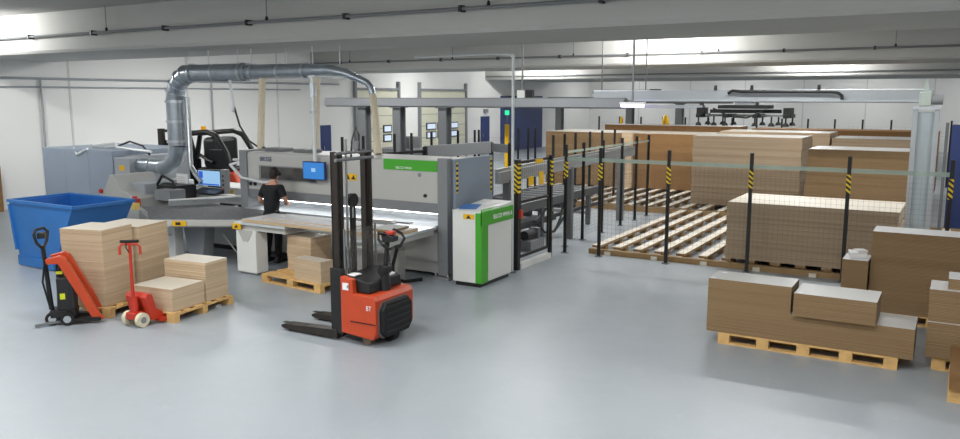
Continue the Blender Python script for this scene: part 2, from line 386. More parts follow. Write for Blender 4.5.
tag(B().tube([(-4.6, 18.66, 3.18), (-4.5, 18.64, 3.24), (-4.3, 18.64, 3.22), (-2.45, 18.64, 3.21), (-2.3, 18.64, 3.19), (-2.23, 18.64, 3.13), (-2.22, 18.64, 3.04)], .034, 10).obj('energy_chain', M_black), 'black energy chain lying along the silver crane bridge', 'cable')
t = thing('cable_trolley', 'dark cable trolley bar near the violet lamp', 'cable trolley', (-7.75, 20.4, 3.24))
B().box(-.85, .85, -.05, .05, -.05, .05).obj('trolley_bar', M_greyd, t); B().box(.75, 1.0, -.09, .09, -.12, .06).obj('trolley_end', M_black, t)
B().box(-.62, -.6, -.02, .02, .05, 1.76).obj('hanger', M_steel, t); B().box(.6, .62, -.02, .02, .05, 1.76).obj('hanger', M_steel, t)
t = thing('junction_box', 'white junction box with black plug at the rail left of the violet lamp', 'box', (-10.65, 20.2, 3.1))
B().box(-.12, .12, -.1, .1, -.13, .18).obj('box_body', M_white, t, bevel=.01); B().box(.12, .34, -.08, .08, -.15, .2).obj('plug', M_black, t, bevel=.02)
B().box(-.02, .02, -.02, .02, .18, 1.9).obj('hanger', M_steel, t)
t = thing('strip_lamp', 'glowing violet-white strip lamp under the silver rail', 'lamp', (-6.68, 18.2, 2.93))
B().box(-.3, .3, -.06, .06, 0, .05).obj('lamp_housing', M_white, t); B().cyl((-.28, 0, -.03), (.28, 0, -.03), .04).obj('lamp_tube', M_ledp, t)
B().box(-.02, .02, -.02, .02, .05, ZC - 2.93).obj('hanger', M_steel, t)
# vacuum gripper
t = thing('vacuum_gripper', 'black vacuum gripper with suction cups hanging above the board stacks', 'gripper', (-4.25, 18.9, 2.62))
b = B(); b.box(-.55, .55, -.3, .3, .22, .30); b.box(-.75, .45, -.2, -.12, .12, .2); b.box(-.75, .75, .12, .2, .12, .2); b.obj('gripper_frame', M_black, t)
B().box(-.2, .25, -.2, .2, .3, .355).obj('trolley', M_greyd, t)
for x in (-.15, .15): B().box(x - .03, x + .03, -.04, .04, .355, .36).obj('lift_guide', M_greyd, t)
B().cyl((0, 0, .3), (0, 0, .36), .05).obj('lift_column', M_chrome, t)
for x in (-.95, -.35, .3, .95):
    B().box(x - .05, x + .05, -.45, .45, .02, .1).obj('cross_arm', M_black, t)
B().box(-1.0, 1.0, -.04, .04, .04, .09).obj('spine', M_greyd, t)
for x in (-.95, -.6, -.35, .3, .65, .95):
    for y in (-.4, .4):
        B().tube([(x, y, .05), (x, y, -.08), (x, y, -.1), (x, y, -.16)], [.018, .018, .05, .075], 10).obj('suction_cup', M_rubber, t)
for x in (-.98, .93): B().box(x - .08, x + .08, -.2, .2, .02, .24).obj('valve_block', M_black, t)
B().tube([(-.7, -.1, .22), (-.3, -.25, .05), (.1, -.3, .02), (.5, -.2, .2)], .02, 8).obj('hose', M_cable, t)

# crane column on the right
t = thing('crane_column', 'tall glazed aluminium column with motor on top at the right', 'column', (-.62, 18.3, 0))
for x in (-.2, .18): B().box(x - .045, x + .045, -.06, .06, 0, 2.86).obj('profile', M_rail, t)
B().box(-.155, .135, -.02, .02, .1, 2.8).obj('clear_panel', mat('pale_panel', '#aab6bc', .15, var=.02, alpha=.7), t)
B().box(-.25, .23, -.08, .08, 2.86, 2.92).obj('cap_plate', M_alu, t)
B().box(-.15, .06, -.1, .1, 2.92, 3.2).obj('gear_box', mat('motor_grey_green', '#aab5ae', .4), t, bevel=.02)
B().cyl((.06, 0, 3.05), (.26, 0, 3.05), .1).obj('motor', M_greyd, t)
B().prism([(-.1, 3.2), (.02, 3.2), (-.02, 3.42), (-.06, 3.42)], -.05, .05, 'y').obj('hook_plate', mat('motor_grey_green', '#aab5ae', .4), t)
B().box(-.3, .3, -.15, .15, 0, .04).obj('base_plate', M_greyd, t)
B().box(.34, .4, .1, .14, .2, 2.6).obj('side_profile', M_steel, t)
tag(B().box(-.2, .5, 22, 22.5, 0, 2.45).obj('navy_cabinet', M_navy, bevel=.01), 'tall navy blue cabinet at the right photo edge behind the striped post', 'cabinet')

# ================================================================== board storage
t = thing('edge_beam', 'low brown timber beam along the front of the board storage', 'beam', (0, 14.8, 0))
B().box(-6.25, 1.2, -.05, .05, 0, .1, top=1).obj('beam_body', [M_bearers, M_bearers], t)
for i in range(8): B().box(-5.9 + i * .95, -5.78 + i * .95, -.09, -.05, 0, .07).obj('beam_clip', M_bearer, t)
tag(B().box(-12.5, 1.2, 20.95, 21.05, 0, .14, top=0).obj('cross_beam', M_bearers), 'brown cross beam between the front and rear rows of pale bearers', 'beam')
def bearer(x, y0, y1, label, grp):
    t = thing('timber_bearer', label, 'bearer', (x, y0, 0), 0, grp)
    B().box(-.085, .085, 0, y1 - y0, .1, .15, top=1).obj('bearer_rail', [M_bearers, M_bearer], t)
    k = .35
    while k < y1 - y0:
        B().box(-.07, .07, k, k + .12, 0, .1).obj('bearer_block', M_bearers, t); k += .8
ORD = ['leftmost'] + ('second third fourth fifth sixth seventh eighth ninth tenth eleventh twelfth thirteenth fourteenth fifteenth sixteenth seventeenth eighteenth nineteenth twentieth twenty-first twenty-second twenty-third'.split())
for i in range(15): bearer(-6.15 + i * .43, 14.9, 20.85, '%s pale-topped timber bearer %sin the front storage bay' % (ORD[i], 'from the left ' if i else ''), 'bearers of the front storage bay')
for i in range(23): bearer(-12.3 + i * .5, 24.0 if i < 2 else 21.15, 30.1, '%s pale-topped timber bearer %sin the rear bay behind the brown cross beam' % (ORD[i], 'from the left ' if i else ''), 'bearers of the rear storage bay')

def stack(name, label, cat, x0, x1, y0, y1, z0, z1, side, topm, th=.02, jit=.004, jg=.0, rz=0, loc=(0, 0, 0), grp=None, lean=(0, 0), parent=None):
    """a pile of sheets: every sheet its own slab with a little offset"""
    b = B(); n = max(1, int(round((z1 - z0) / th))); h = (z1 - z0) / n; gx = gy = 0
    for i in range(n):
        if i % 12 == 0: gx = random.uniform(-jg, jg); gy = random.uniform(-jg, jg)
        jx = gx + random.uniform(-jit, jit) + lean[0] * i / n; jy = gy + random.uniform(-jit, jit) + lean[1] * i / n
        b.box(x0 + jx, x1 + jx, y0 + jy, y1 + jy, z0 + i * h, z0 + (i + 1) * h - .0008, top=1)
    o = b.obj(name, [side, topm], parent, loc=loc, rz=rz)
    return tag(o, label, cat, grp) if not parent else o
G = 'board stacks in the storage area'
stack('board_stack', 'pale board stack with wavy front edges right behind the front fence', 'stack of boards', -3.6, -.78, 14.95, 16.5, .15, 1.2, M_mdfl, M_face, .02, .007, .01, grp=G)
stack('board_stack', 'tall pale board stack standing free in the middle of the storage', 'stack of boards', -6.4, -3.55, 22.3, 24.0, .15, 2.04, M_mdfl, M_face, .022, .006, .012, grp=G)
stack('board_stack', 'tall light brown board stack farthest left behind the black posts', 'stack of boards', -12.4, -9.35, 25.3, 27.4, .15, 1.93, M_mdf, M_face, .022, .003, .0, grp=G)
stack('board_stack', 'tall dark orange-brown board stack left of the free-standing pale one', 'stack of boards', -9.3, -6.9, 25.3, 27.4, .15, 1.93, M_mdfo, M_face, .022, .003, .0, grp=G)
stack('board_stack', 'wide dark brown board stack with shiny top beside the crane column', 'stack of boards', -3.15, -.95, 20.2, 21.6, .15, 1.9, M_mdf, M_faceg, .02, .003, 0, grp=G, lean=(.1, 0))
stack('board_stack', 'board stack showing only its white top behind the shiny-topped one', 'stack of boards', -3.2, -.7, 25.2, 27, .15, 1.93, M_mdfl, M_facew, .03, .003, 0, grp=G)
stack('board_stack', 'very pale board stack between the tall pale and the shiny-topped stacks', 'stack of boards', -6.4, -3.25, 25.2, 26.9, .15, 2.06, M_chip, M_face, .03, .006, .01, grp=G)
stack('board_stack', 'long orange-brown board stack farthest back below the row of posts', 'stack of boards', -6.2, -.6, 28.6, 30, .15, 2.03, M_mdfo, M_mdfo, .05, .003, 0, grp=G)
stack('board_stack', 'distant board stack with pale top behind the dark orange-brown stack', 'stack of boards', -11.6, -6.6, 28.7, 30.0 - .2, .15, 2.08, M_mdfo, M_facew, .05, .003, 0, grp=G)
# standing small block on the far left pair
tag(B().box(-9.55, -9.2, 25.1, 25.25, .15, 1.95).obj('spacer_board', M_chip), 'pale narrow board standing between the two far left stacks', 'board')

# ================================================================== fences
def post(b_parent, x, y, h=2.13, stripe=True):
    B().box(x - .03, x + .03, y - .02, y + .02, 0, h).obj('post', M_black, b_parent)
    B().box(x - .06, x + .06, y - .06, y + .06, 0, .015).obj('foot_plate', M_steel, b_parent)
    if stripe: B().box(x - .034, x + .034, y - .026, y + .026, h - .62, h - .3).obj('warning_stripe', M_stripe, b_parent)
def meshpanel(par, p, q, z0, z1, sp=.08, r=.001, frame=True):
    p = Vector(p); q = Vector(q); d = q - p; L = d.length; d.normalize(); b = B()
    n = int(L / sp)
    for i in range(n + 1):
        c = p + d * (L * i / n); b.box(c.x - r, c.x + r, c.y - r, c.y + r, z0, z1)
    m = int((z1 - z0) / sp)
    for i in range(m + 1):
        z = z0 + (z1 - z0) * i / m; b.bar((p.x, p.y, z), (q.x, q.y, z), 2 * r, 2 * r)
    b.obj('mesh_panel', M_mesh, par)
FY = 14.55
t = thing('front_fence', 'black post fence with clear strip along the front of the board storage', 'fence', (0, 0, 0))
xs = [-6.68, -5.95, -4.6, -3.12, -1.55, -.08]
for x in xs: post(t, x, FY)
for a, b_ in zip(xs[1:], xs[2:]): meshpanel(t, (a, FY, 0), (b_, FY, 0), .15, 1.9)
for a, b_ in zip(xs, xs[1:]):
    o = B().box(a, b_, FY - .012, FY + .012, 1.86, 1.93).obj('clear_strip', M_tape, t)
t = thing('side_fence', 'black mesh fence running back between conveyor and board storage', 'fence', (0, 0, 0))
ys = [15.2, 16.1, 17.2, 18.4, 19.4, 20.3]
for y in ys: post(t, -6.98, y, 2.13, False)
for a, b_ in zip(ys, ys[1:]): meshpanel(t, (-6.98, a, 0), (-6.98, b_, 0), .1, 1.95, .08)
B().box(-6.99, -6.97, 15.2, 20.3, 1.95, 2.0).obj('clear_strip', M_tape, t)
# safety gate between cabinet and fence
t = thing('safety_gate', 'black framed safety gate with yellow signs beside the white cabinet', 'gate', (0, 0, 0))
gx = -6.75
for y, q in ((12.62, .05), (14.0, .032)):
    B().box(gx - q, gx + q, y - q, y + q, 0, 2.0).obj('gate_post', M_black, t)
    B().box(gx - q - .004, gx + q + .004, y - q - .004, y + q + .004, 1.4, 1.93).obj('warning_stripe', M_stripe, t)
b = B(); b.box(gx - .02, gx + .02, 12.7, 13.93, .2, .25); b.box(gx - .02, gx + .02, 12.7, 13.93, 1.92, 1.97); b.box(gx - .02, gx + .02, 12.7, 13.93, 1.2, 1.25)
b.box(gx - .02, gx + .02, 12.7, 12.75, .2, 1.97); b.box(gx - .02, gx + .02, 13.88, 13.93, .2, 1.97); b.obj('gate_frame', M_black, t)
meshpanel(t, (gx, 12.75, 0), (gx, 13.88, 0), .25, 1.92, .08)
B().box(gx + .02, gx + .03, 13.02, 13.22, 1.5, 1.66).obj('sign', M_yellow, t)
B().box(gx + .02, gx + .03, 13.45, 13.63, 1.48, 1.72).obj('sign', M_yellow, t)
B().box(gx + .02, gx + .03, 13.3, 13.6, 1.88, 1.96).obj('sign', M_yellow, t)
B().box(gx + .05, gx + .1, 12.6, 12.68, .95, 1.1).obj('gate_switch', M_red, t)
B().box(gx - .06, gx + .06, 12.7, 13.95, 0, .1).obj('floor_sill', M_white, t)
# black posts behind saw
def backfence(name, label, pts, h=2.13, sp=.09, rail=True):
    t = thing(name, label, 'fence', (0, 0, 0))
    for x, y in pts: post(t, x, y, h, False)
    for a, b_ in zip(pts, pts[1:]): meshpanel(t, (a[0], a[1], 0), (b_[0], b_[1], 0), .15, h - .25, sp)
backfence('back_fence', 'row of black fence posts in front of the cream gates and blue door', [(-13.05, 15.3), (-13.0, 16.05), (-12.95, 17.3), (-12.9, 18.0), (-12.85, 18.9), (-12.8, 19.3), (-12.6, 19.9), (-12.45, 20.6), (-12.4, 20.75), (-12.0, 22.5), (-11.85, 22.9), (-11.75, 23.2)])
backfence('inner_fence', 'black fence posts close in front of the far left board stacks', [(-9.05, 18.9), (-9.05, 19.6), (-9.05, 20.3), (-9.05, 21.3), (-9.05, 22.2), (-9.05, 23.2)])
backfence('rear_fence', 'distant row of thin posts along the very back of the storage', [(-13.2 + i * .92, 32.0) for i in range(15)], 2.3, .14)
# conveyor between saw and storage
M_dk0 = mat('conveyor_steel', '#5f6366', .45, .2, var=.06)
t = thing('infeed_conveyor', 'grey roller conveyor behind the safety gate', 'conveyor', (0, 0, 0))
for x in (-9.0, -7.75): B().box(x - .04, x + .04, 12.9, 18.8, .72, .9).obj('side_rail', M_dk0, t)
for i in range(14): B().cyl((-8.96, 13.1 + i * .43, .84), (-7.79, 13.1 + i * .43, .84), .04, n=10).obj('roller', M_steel, t)
for x in (-9.0, -7.75):
    for y in (13.2, 15.6, 18.2): B().box(x - .05, x + .05, y - .05, y + .05, 0, .74).obj('leg', M_dk0, t)
for y in (13.2, 15.6, 18.2): B().box(-8.97, -7.77, y - .03, y + .03, .25, .32).obj('cross_member', M_greyd, t)
M_dk = mat('dark_machine_steel', '#46494c', .45, .2, var=.1, vs=6)
for x in (-9.0, -7.75): B().box(x - .03, x + .03, 12.9, 18.8, .42, .5).obj('lower_rail', M_dk, t)
B().box(-8.95, -7.8, 13.0, 16.5, .34, .4).obj('drip_tray', M_dk, t)
for i in range(6): B().cyl((-8.6 + .1 * (i % 2), 13.4 + i * .8, .56), (-8.2 + .1 * (i % 2), 13.4 + i * .8, .56), .09, n=12).obj('drive_motor', M_dk, t)
for y in (13.0, 14.6, 16.2): B().bar((-7.72, y, .1), (-7.72, y + 1.2, .68), .04, .05).obj('diagonal_brace', M_dk, t)
B().tube([(-7.7, 15.2, .5), (-7.6, 15.5, .2), (-7.6, 16.0, .15), (-7.65, 16.4, .4), (-7.7, 16.6, .6)], .025, 8).obj('cable', M_cable, t)
t = thing('storage_portal_rail', 'long light steel rail climbing above the roller conveyor', 'rail', (0, 0, 0))
B().bar((-7.3, 12.9, 1.62), (-7.3, 20.0, 1.72), .12, .22).obj('rail_beam', M_rail, t)
B().bar((-7.34, 12.9, 1.76), (-7.34, 20.0, 1.86), .06, .04).obj('rail_edge', M_alu, t)
for y in (13.3, 16.1, 19.2): B().box(-7.38, -7.23, y - .07, y + .07, 0, 1.55 + (y - 13) * .013).obj('leg', M_steel, t)
t = thing('drive_unit', 'dark electric drive unit on the floor behind the safety gate', 'motor', (-7.5, 14.6, 0))
B().box(-.14, .18, -.3, .3, .0, .2).obj('unit_base', M_greyd, t); B().cyl((0, -.25, .3), (0, .15, .3), .1).obj('motor', M_blackp, t); B().box(-.1, .12, .15, .27, .2, .42).obj('gear_box', M_steel, t, bevel=.02)

# ================================================================== PANEL SAW
SY = 11.35
t = thing('panel_saw', 'long grey panel saw with green sign, dark window and lit cutting slot', 'machine', (0, 0, 0))
# upper beam with front cover; profile (y,z)
B().prism([(SY, 1.28), (SY, 2.0), (SY + .04, 2.03), (SY + .95, 2.03), (SY + .95, 1.2), (SY + .3, 1.16)], -12.3, -7.53, 'x').obj('saw_beam', M_grey, t, bevel=.012)
B().prism([(SY - .02, 1.3), (SY + .02, 1.12), (SY + .25, 1.1), (SY + .25, 1.3)], -12.2, -7.55, 'x').obj('pressure_beam', M_greyd, t)
B().box(-12.32, -12.12, SY - .04, SY + 1.0, 0, 2.06).obj('end_panel', M_greyd, t, bevel=.01)
B().box(-7.56, -7.36, SY - .07, SY + .1, .06, 2.08).obj('end_pillar', M_greyd, t, bevel=.01)
B().box(-7.62, -7.3, SY - .13, SY + .16, 0, .05).obj('foot_plate', M_greyd, t)
for x in (-7.59, -7.33):
    B().cyl((x, SY - .1, .05), (x, SY - .1, .12), .015, n=6).obj('bolt', M_chrome, t)
B().box(-7.36, -7.3, SY + .1, SY + 1.35, .1, 2.06).obj('side_cover', M_bluegrey, t)
B().box(-7.3, -7.297, SY + .12, SY + .18, 1.48, 2.0).obj('warning_stripe', M_stripe, t)
B().box(-7.3, -7.297, SY + 1.27, SY + 1.33, 1.4, 2.0).obj('warning_stripe', M_stripe, t)
wnd = B().box(-11.75, -10.35, SY - .012, SY, 1.52, 1.76).obj('viewing_window', mat('dark_window', '#55534f', .12, var=.25, vs=4), t)
b = B(); b.box(-11.8, -10.3, SY - .022, SY - .0, 1.76, 1.78); b.box(-11.8, -10.3, SY - .022, SY, 1.5, 1.52); b.box(-11.8, -11.75, SY - .022, SY, 1.52, 1.76); b.obj('window_frame', M_greyd, wnd)
sg = B().box(-8.74, -7.6, SY - .012, SY, 1.84, 2.025).obj('green_sign', M_green, t)
text('sign_text', 'SELCO WNA', .06, M_paper, sg, (-8.3, SY - .015, 1.88), (R(90), 0, 0))
text('brand_lettering', 'BIESSE', .12, M_inkblue, t, (-11.62, SY - .006, 1.9), (R(90), 0, 0))
B().cyl((-7.97, SY - .012, 1.77), (-7.97, SY, 1.77), .035).obj('badge', M_greyd, t)
B().cyl((-7.85, SY - .03, 1.42), (-7.85, SY, 1.42), .03).obj('push_button', M_black, t)
for x in (-12.05, -11.93): B().cyl((x, SY - .03, 1.4), (x, SY, 1.4), .035).obj('push_button', M_black, t)
s_ = B().box(-9.63, -9.36, SY - .01, SY - .001, 1.6, 1.72).obj('warning_sticker', M_yellow, t)
B().prism([(-9.61, 1.62), (-9.51, 1.62), (-9.56, 1.7)], SY - .013, SY - .01, 'y').obj('sticker_symbol', M_ink, s_)
B().prism([(-9.48, 1.62), (-9.38, 1.62), (-9.43, 1.7)], SY - .013, SY - .01, 'y').obj('sticker_symbol', M_ink, s_)
# lower body + air table behind the slot
B().box(-12.1, -7.56, SY + .02, SY + .95, .08, .88).obj('lower_body', M_grey, t)
B().box(-12.1, -7.56, SY - .17, SY + .9, .88, .93, top=0).obj('cutting_table', mat('steel_table', '#a3a9ac', .3, .4, var=.05, vs=10), t)
B().box(-12.1, -7.56, SY + .5, SY + .52, .93, 1.2).obj('slot_back', M_alu, t)
B().box(-12.0, -7.6, SY + .14, SY + .2, 1.085, 1.1).obj('slot_light', M_led, t)
l = bpy.data.lights.new('slot_light_glow', 'AREA'); l.shape = 'RECTANGLE'; l.size = 4.2; l.size_y = .05; l.energy = 7; l.color = (1, 1, 1)
lo = bpy.data.objects.new('slot_light_glow', l); COL.objects.link(lo); lo.location = (-9.8, SY + .1, 1.082); lo.rotation_euler = (R(-18), 0, 0)
for i, x in enumerate((-11.4, -9.9, -8.4)): B().box(x - .25, x + .25, SY + .35, SY + .9, 0, .1).obj('machine_foot', M_greyd, t)
B().box(-8.1, -7.58, SY - .05, SY + .02, .3, .8).obj('cable_cover', M_grey, t)
b = B(); b.box(-11.9, -7.6, SY + 1.0, SY + 1.05, 1.0, 1.9); b.obj('rear_cover', M_greyd, t)
# frame parts on the top
for x in (-11.95, -11.2): B().box(x, x + .5, SY + .3, SY + .6, 2.03, 2.1).obj('top_cover', M_steel, t, bevel=.01)
# blue screen on a hanging pole
t = thing('control_screen', 'blue touch screen hanging on a pole in front of the saw', 'screen', (-10.25, 11.22, 1.75))
B().box(-.27, .27, -.03, .03, -.17, .17).obj('screen_case', M_navy, t, bevel=.008)
B().box(-.25, .25, -.034, -.03, -.15, .15).obj('display', M_screen, t)
B().box(-.05, .05, -.037, -.034, -.02, .05).obj('display_logo', M_screen2, t)
B().tube([(-.03, .05, .1), (-.03, .05, 1.7)], .036, 12).obj('screen_pole', M_tube, t)
B().cyl((-.03, .05, 1.35), (-.03, .05, 1.6), .065).obj('pole_collar', M_alu, t); B().cyl((-.03, .05, 1.05), (-.03, .05, 1.1), .065).obj('pole_collar', M_alu, t)
B().box(-.1, .05, 0, .9, 1.7, 1.74).obj('pole_bracket', M_alu, t)
# air tables
def air_table(label, x0, x1, y0, y1, side=False):
    t = thing('air_table', label, 'table', (0, 0, 0))
    B().box(x0, x1, y0, y1, .885, .93, top=0).obj('table_top', mat('table_top_pale', '#c9d0d3', .3, .2, var=.03), t, bevel=.006)
    B().box(x0 + .04, x1 - .04, y0 + .05, y1 - .02, .79, .885).obj('table_frame', M_grey, t)
    b = B()
    for i in range(6):
        for j in range(10): b.cyl((x0 + .12 + i * (x1 - x0 - .24) / 5, y0 + .1 + j * (y1 - y0 - .2) / 9, .93), (x0 + .12 + i * (x1 - x0 - .24) / 5, y0 + .1 + j * (y1 - y0 - .2) / 9, .934), .012, n=6)
    b.obj('air_nozzles', M_greyd, t)
    return t
t = air_table('pale air table with bluish side edge between stacker truck and saw pillar', -8.3, -7.5, 9.5, 11.16)
B().box(-8.2, -8.05, 9.9, 10.1, 0, .79).obj('table_leg', M_grey, t, bevel=.01); B().box(-8.2, -8.05, 10.8, 11.0, 0, .79).obj('table_leg', M_grey, t)
t = air_table('air table under the large white boards, on a white cabinet leg', -10.92, -9.7, 9.84, 10.66)
c = B().box(-10.88, -10.4, 9.84, 10.12, .04, .79).obj('cabinet_leg', M_white, t, bevel=.015)
B().box(-10.84, -10.44, 9.88, 10.08, 0, .04).obj('plinth', M_greyd, c)
B().prism([(-10.82, .79), (-10.46, .79), (-10.58, .6), (-10.7, .6)], 9.828, 9.84, 'y').obj('bracket_plate', M_grey, c)
s_ = B().box(-10.94, -10.74, 9.82, 9.84, .8, .9).obj('warning_sticker', M_yellow, t)
B().prism([(-10.89, .825), (-10.79, .825), (-10.84, .885)], 9.816, 9.82, 'y').obj('sticker_symbol', M_ink, s_)
# boards lying on the tables
def board(label, x0, x1, y0, y1, z0, z1, rz=0, m=None, grp=None):
    cx, cy = (x0 + x1) / 2, (y0 + y1) / 2
    return tag(B().box(x0 - cx, x1 - cx, y0 - cy, y1 - cy, 0, z1 - z0, top=1).obj('board', m or [M_mdf, M_facew], loc=(cx, cy, z0), rz=rz), label, 'board', grp)
board('long white-faced board on the table in front of the worker, lower one', -10.72, -7.5, 9.84, 10.62, .935, .99, R(-.5), [M_chip, M_facew])
board('white-faced board lying on top of the long one by the worker', -10.4, -8.4, 10.0, 10.62, .991, 1.006, R(-1), [M_chip, M_facew])
board('small brown-edged board at the right end of the long white one', -7.95, -7.55, 9.95, 10.45, 1.007, 1.04, R(4), [M_mdf, M_faceg])
board('thin white board lying behind the stacker mast on the table', -9.6, -8.5, 11.2, 11.33, .932, .945, R(2))
board('small dark offcut lying near the lit slot', -8.4, -8.1, 11.19, 11.32, .932, .95, 0, [M_greyd, M_greyd])
# cable below right table
tag(B().tube([(-7.75, 10.4, .76), (-7.8, 10.42, .6), (-7.9, 10.45, .35), (-7.93, 10.5, .12), (-7.85, 10.7, .035), (-7.7, 11.0, .035)], .03, 8).obj('cable', M_cable), 'thick black cable hanging below the air table beside the stacker truck', 'cable')

# white cabinet with green edge
cx0, cx1, cy0, cy1 = -7.12, -6.57, 11.06, 12.1
t = thing('control_cabinet', 'white control cabinet with bright green corner beside the saw pillar', 'cabinet', (0, 0, 0))
B().box(cx0, cx1, cy0, cy1, .07, 1.24).obj('cabinet_body', M_white, t, bevel=.015)
B().box(cx0 + .04, cx1 - .04, cy0 + .04, cy1 - .04, 0, .07).obj('plinth', M_black, t)
B().prism([(cy0 - .004, 1.24), (cy0 + .0, 1.255), (cy1, 1.33), (cy1, 1.24)], cx0, cx1 + .02, 'x').obj('sloped_lid', M_white, t)
B().box(cx1 - .005, cx1 + .02, cy0 - .006, cy0 + .2, .075, 1.25).obj('green_edge', M_green, t)
o = B().prism([(cx1 + .0, 1.02), (cx1 + .035, 1.04), (cx1 + .03, 1.26), (cx1 - .0, 1.3)], cy0 - .006, cy1, 'y').obj('green_band', M_green, t)
text('cabinet_text', 'SELCO WNA 6', .1, M_paper, o, (cx1 + .037, 11.72, 1.14), (R(90), 0, R(90)), .004)
B().box(cx1 - .1, cx1 + .0, cy0 - .008, cy0, .075, 1.24).obj('green_corner', M_green, t)
s_ = B().box(cx0 + .22, cx0 + .42, cy0 - .01, cy0 - .0, 1.13, 1.21).obj('warning_sticker', M_yellow, t)
B().prism([(cx0 + .27, 1.14), (cx0 + .37, 1.14), (cx0 + .32, 1.2)], cy0 - .013, cy0 - .01, 'y').obj('sticker_symbol', M_ink, s_)
def sheet(name, label, cat, c, sx, sy, rz, m, z=.004, slope=0):
    o = B().box(-sx / 2, sx / 2, -sy / 2, sy / 2, 0, z).obj(name, m, loc=c, rot=(slope, 0, rz)); return tag(o, label, cat)
SLP = math.atan2(.075, 1.08)
sheet('blue_folder', 'blue folder lying on top of the white control cabinet', 'folder', (-6.98, 11.4, 1.284), .3, .4, .3, mat('folder_blue', '#2f6fb5', .4), .006, SLP)
sheet('paper_sheet', 'white paper sheet on the white control cabinet beside the blue folder', 'paper', (-6.82, 11.75, 1.309), .21, .3, -.3, M_paper, .003, SLP)
# enclosure behind the saw (grey rails seen above the green sign)
t = thing('rear_guard', 'grey guard rail rising behind the saw above the green sign', 'guard', (0, 0, 0))
B().bar((-10.6, 12.65, 1.92), (-10.1, 14.6, 1.92), .04, .06).obj('rail', M_black, t)
B().bar((-10.1, 14.6, 1.9), (-9.75, 16.9, 1.9), .06, .28).obj('panel', M_greyd, t)
B().bar((-9.75, 16.9, 1.9), (-9.2, 16.85, 1.88), .05, .2).obj('panel', M_greyd, t)
for x, y in ((-10.6, 12.65), (-10.1, 14.6), (-9.75, 16.9), (-9.2, 16.85)): B().box(x - .04, x + .04, y - .04, y + .04, 0, 2.02).obj('post', M_black, t)
t = thing('storage_machine', 'dark grey machine frame behind the saw beside the cream gates', 'machine', (-14.6, 20.2, 0))
B().box(-.9, .9, -.4, .4, 0, 1.55).obj('frame_body', M_greyd, t, bevel=.02); B().box(-.3, .25, -.3, .3, 1.55, 1.9).obj('frame_head', M_steel, t, bevel=.02)

# white pole with arm
t = thing('cable_pole', 'slim white pole with a long horizontal arm behind the white cabinet', 'pole', (0, 0, 0))
B().tube([(-6.72, 12.4, 0), (-6.72, 12.4, 3.78)], .026, 10).obj('pole', M_tube, t)
B().tube([(-6.72, 12.4, 3.78), (-6.8, 12.45, 3.82), (-7.5, 13.0, 3.88), (-9.5, 13.4, 3.88)], .02, 10).obj('arm', M_tube, t)
B().cyl((-6.72, 12.4, 0), (-6.72, 12.4, .02), .08).obj('base_plate', M_steel, t)
b = B(); b.ball((-6.73, 12.4, 3.8), .04, n=6); b.obj('elbow', M_tube, t)
t = thing('signal_post', 'yellow post with green signal lamp in front of the blue door', 'signal lamp', (-10.64, 19.3, 0))
B().box(-.045, .045, -.045, .045, 0, 2.36).obj('post', M_yellow, t); B().cyl((0, 0, 2.36), (0, 0, 2.62), .018).obj('lamp_stem', M_steel, t)
B().cyl((0, 0, 2.62), (0, 0, 2.74), .06).obj('signal_lamp', mat('signal_green', '#20c080', .3, emit='#28d890', es=.8), t)
for i, (x, lbl) in enumerate(((-11.9, 'left yellow bollard of the close pair behind the board stacks'), (-11.66, 'right yellow bollard of the close pair behind the board stacks'))):
    tag(B().tube([(x, 31.2, 0), (x, 31.2, 2.2), (x, 31.2, 2.32)], [.06, .06, .04], 10).obj('yellow_bollard', M_yellow), lbl, 'bollard')
tag(B().tube([(-10.0, 31.0, 0), (-10.0, 31, 2.1), (-10.0, 31, 2.3), (-10.0, 31, 2.42)], [.15, .15, .12, .03], 12).obj('yellow_bollard', M_yellow), 'single thick yellow bollard behind the board stacks, right of the pair', 'bollard')

# ================================================================== DUCT
t = thing('extraction_duct', 'large galvanised extraction duct bending down to the dust housing', 'duct', (0, 0, 0))
DY, DZ = 12.3, 3.62
path = [(-10.7, DY, DZ), (-14.55, DY, DZ)]
b = B(); b.tube([(-11.35, DY, DZ), (-13.0, DY, DZ)], .15, 24); b.obj('upper_duct', M_duct, t)
b = B(); b.tube([(-13.0, DY, DZ), (-14.75, DY, DZ)], .185, 24); b.obj('upper_duct', M_duct, t)
b = B(); b.tube(arc((-14.75, DY, DZ - .62), .62, R(90), R(180), 5, (1, 0, 0), (0, 0, 1)), .2, 24); b.obj('duct_elbow', M_duct, t)
b = B(); b.tube([(-15.37, DY, DZ - .6), (-15.37, DY, 2.0)], .2, 24); b.obj('vertical_duct', M_duct, t)
b = B(); b.tube(arc((-15.37 - .5, DY, 2.0), .5, 0, R(-90), 5, (1, 0, 0), (0, 0, 1)), .2, 24); b.obj('duct_elbow', M_duct, t)
b = B(); b.tube([(-15.85, DY, 1.5), (-16.75, DY, 1.5)], .17, 24); b.obj('lower_duct', M_duct, t)
for x, r in ((-14.7, .215), (-13.15, .205), (-12.85, .175), (-11.4, .17), (-14.0, .195), (-12.1, .16)): B().cyl((x - .03, DY, DZ), (x + .03, DY, DZ), r, n=24).obj('duct_collar', M_alu, t)
for z in (3.0, 2.1, 2.55): B().cyl((-15.37, DY, z - .03), (-15.37, DY, z + .03), .225, n=24).obj('duct_collar', M_alu, t)
for x in (-15.9, -16.3): B().cyl((x - .025, DY, 1.5), (x + .025, DY, 1.5), .19, n=24).obj('duct_collar', M_alu, t)
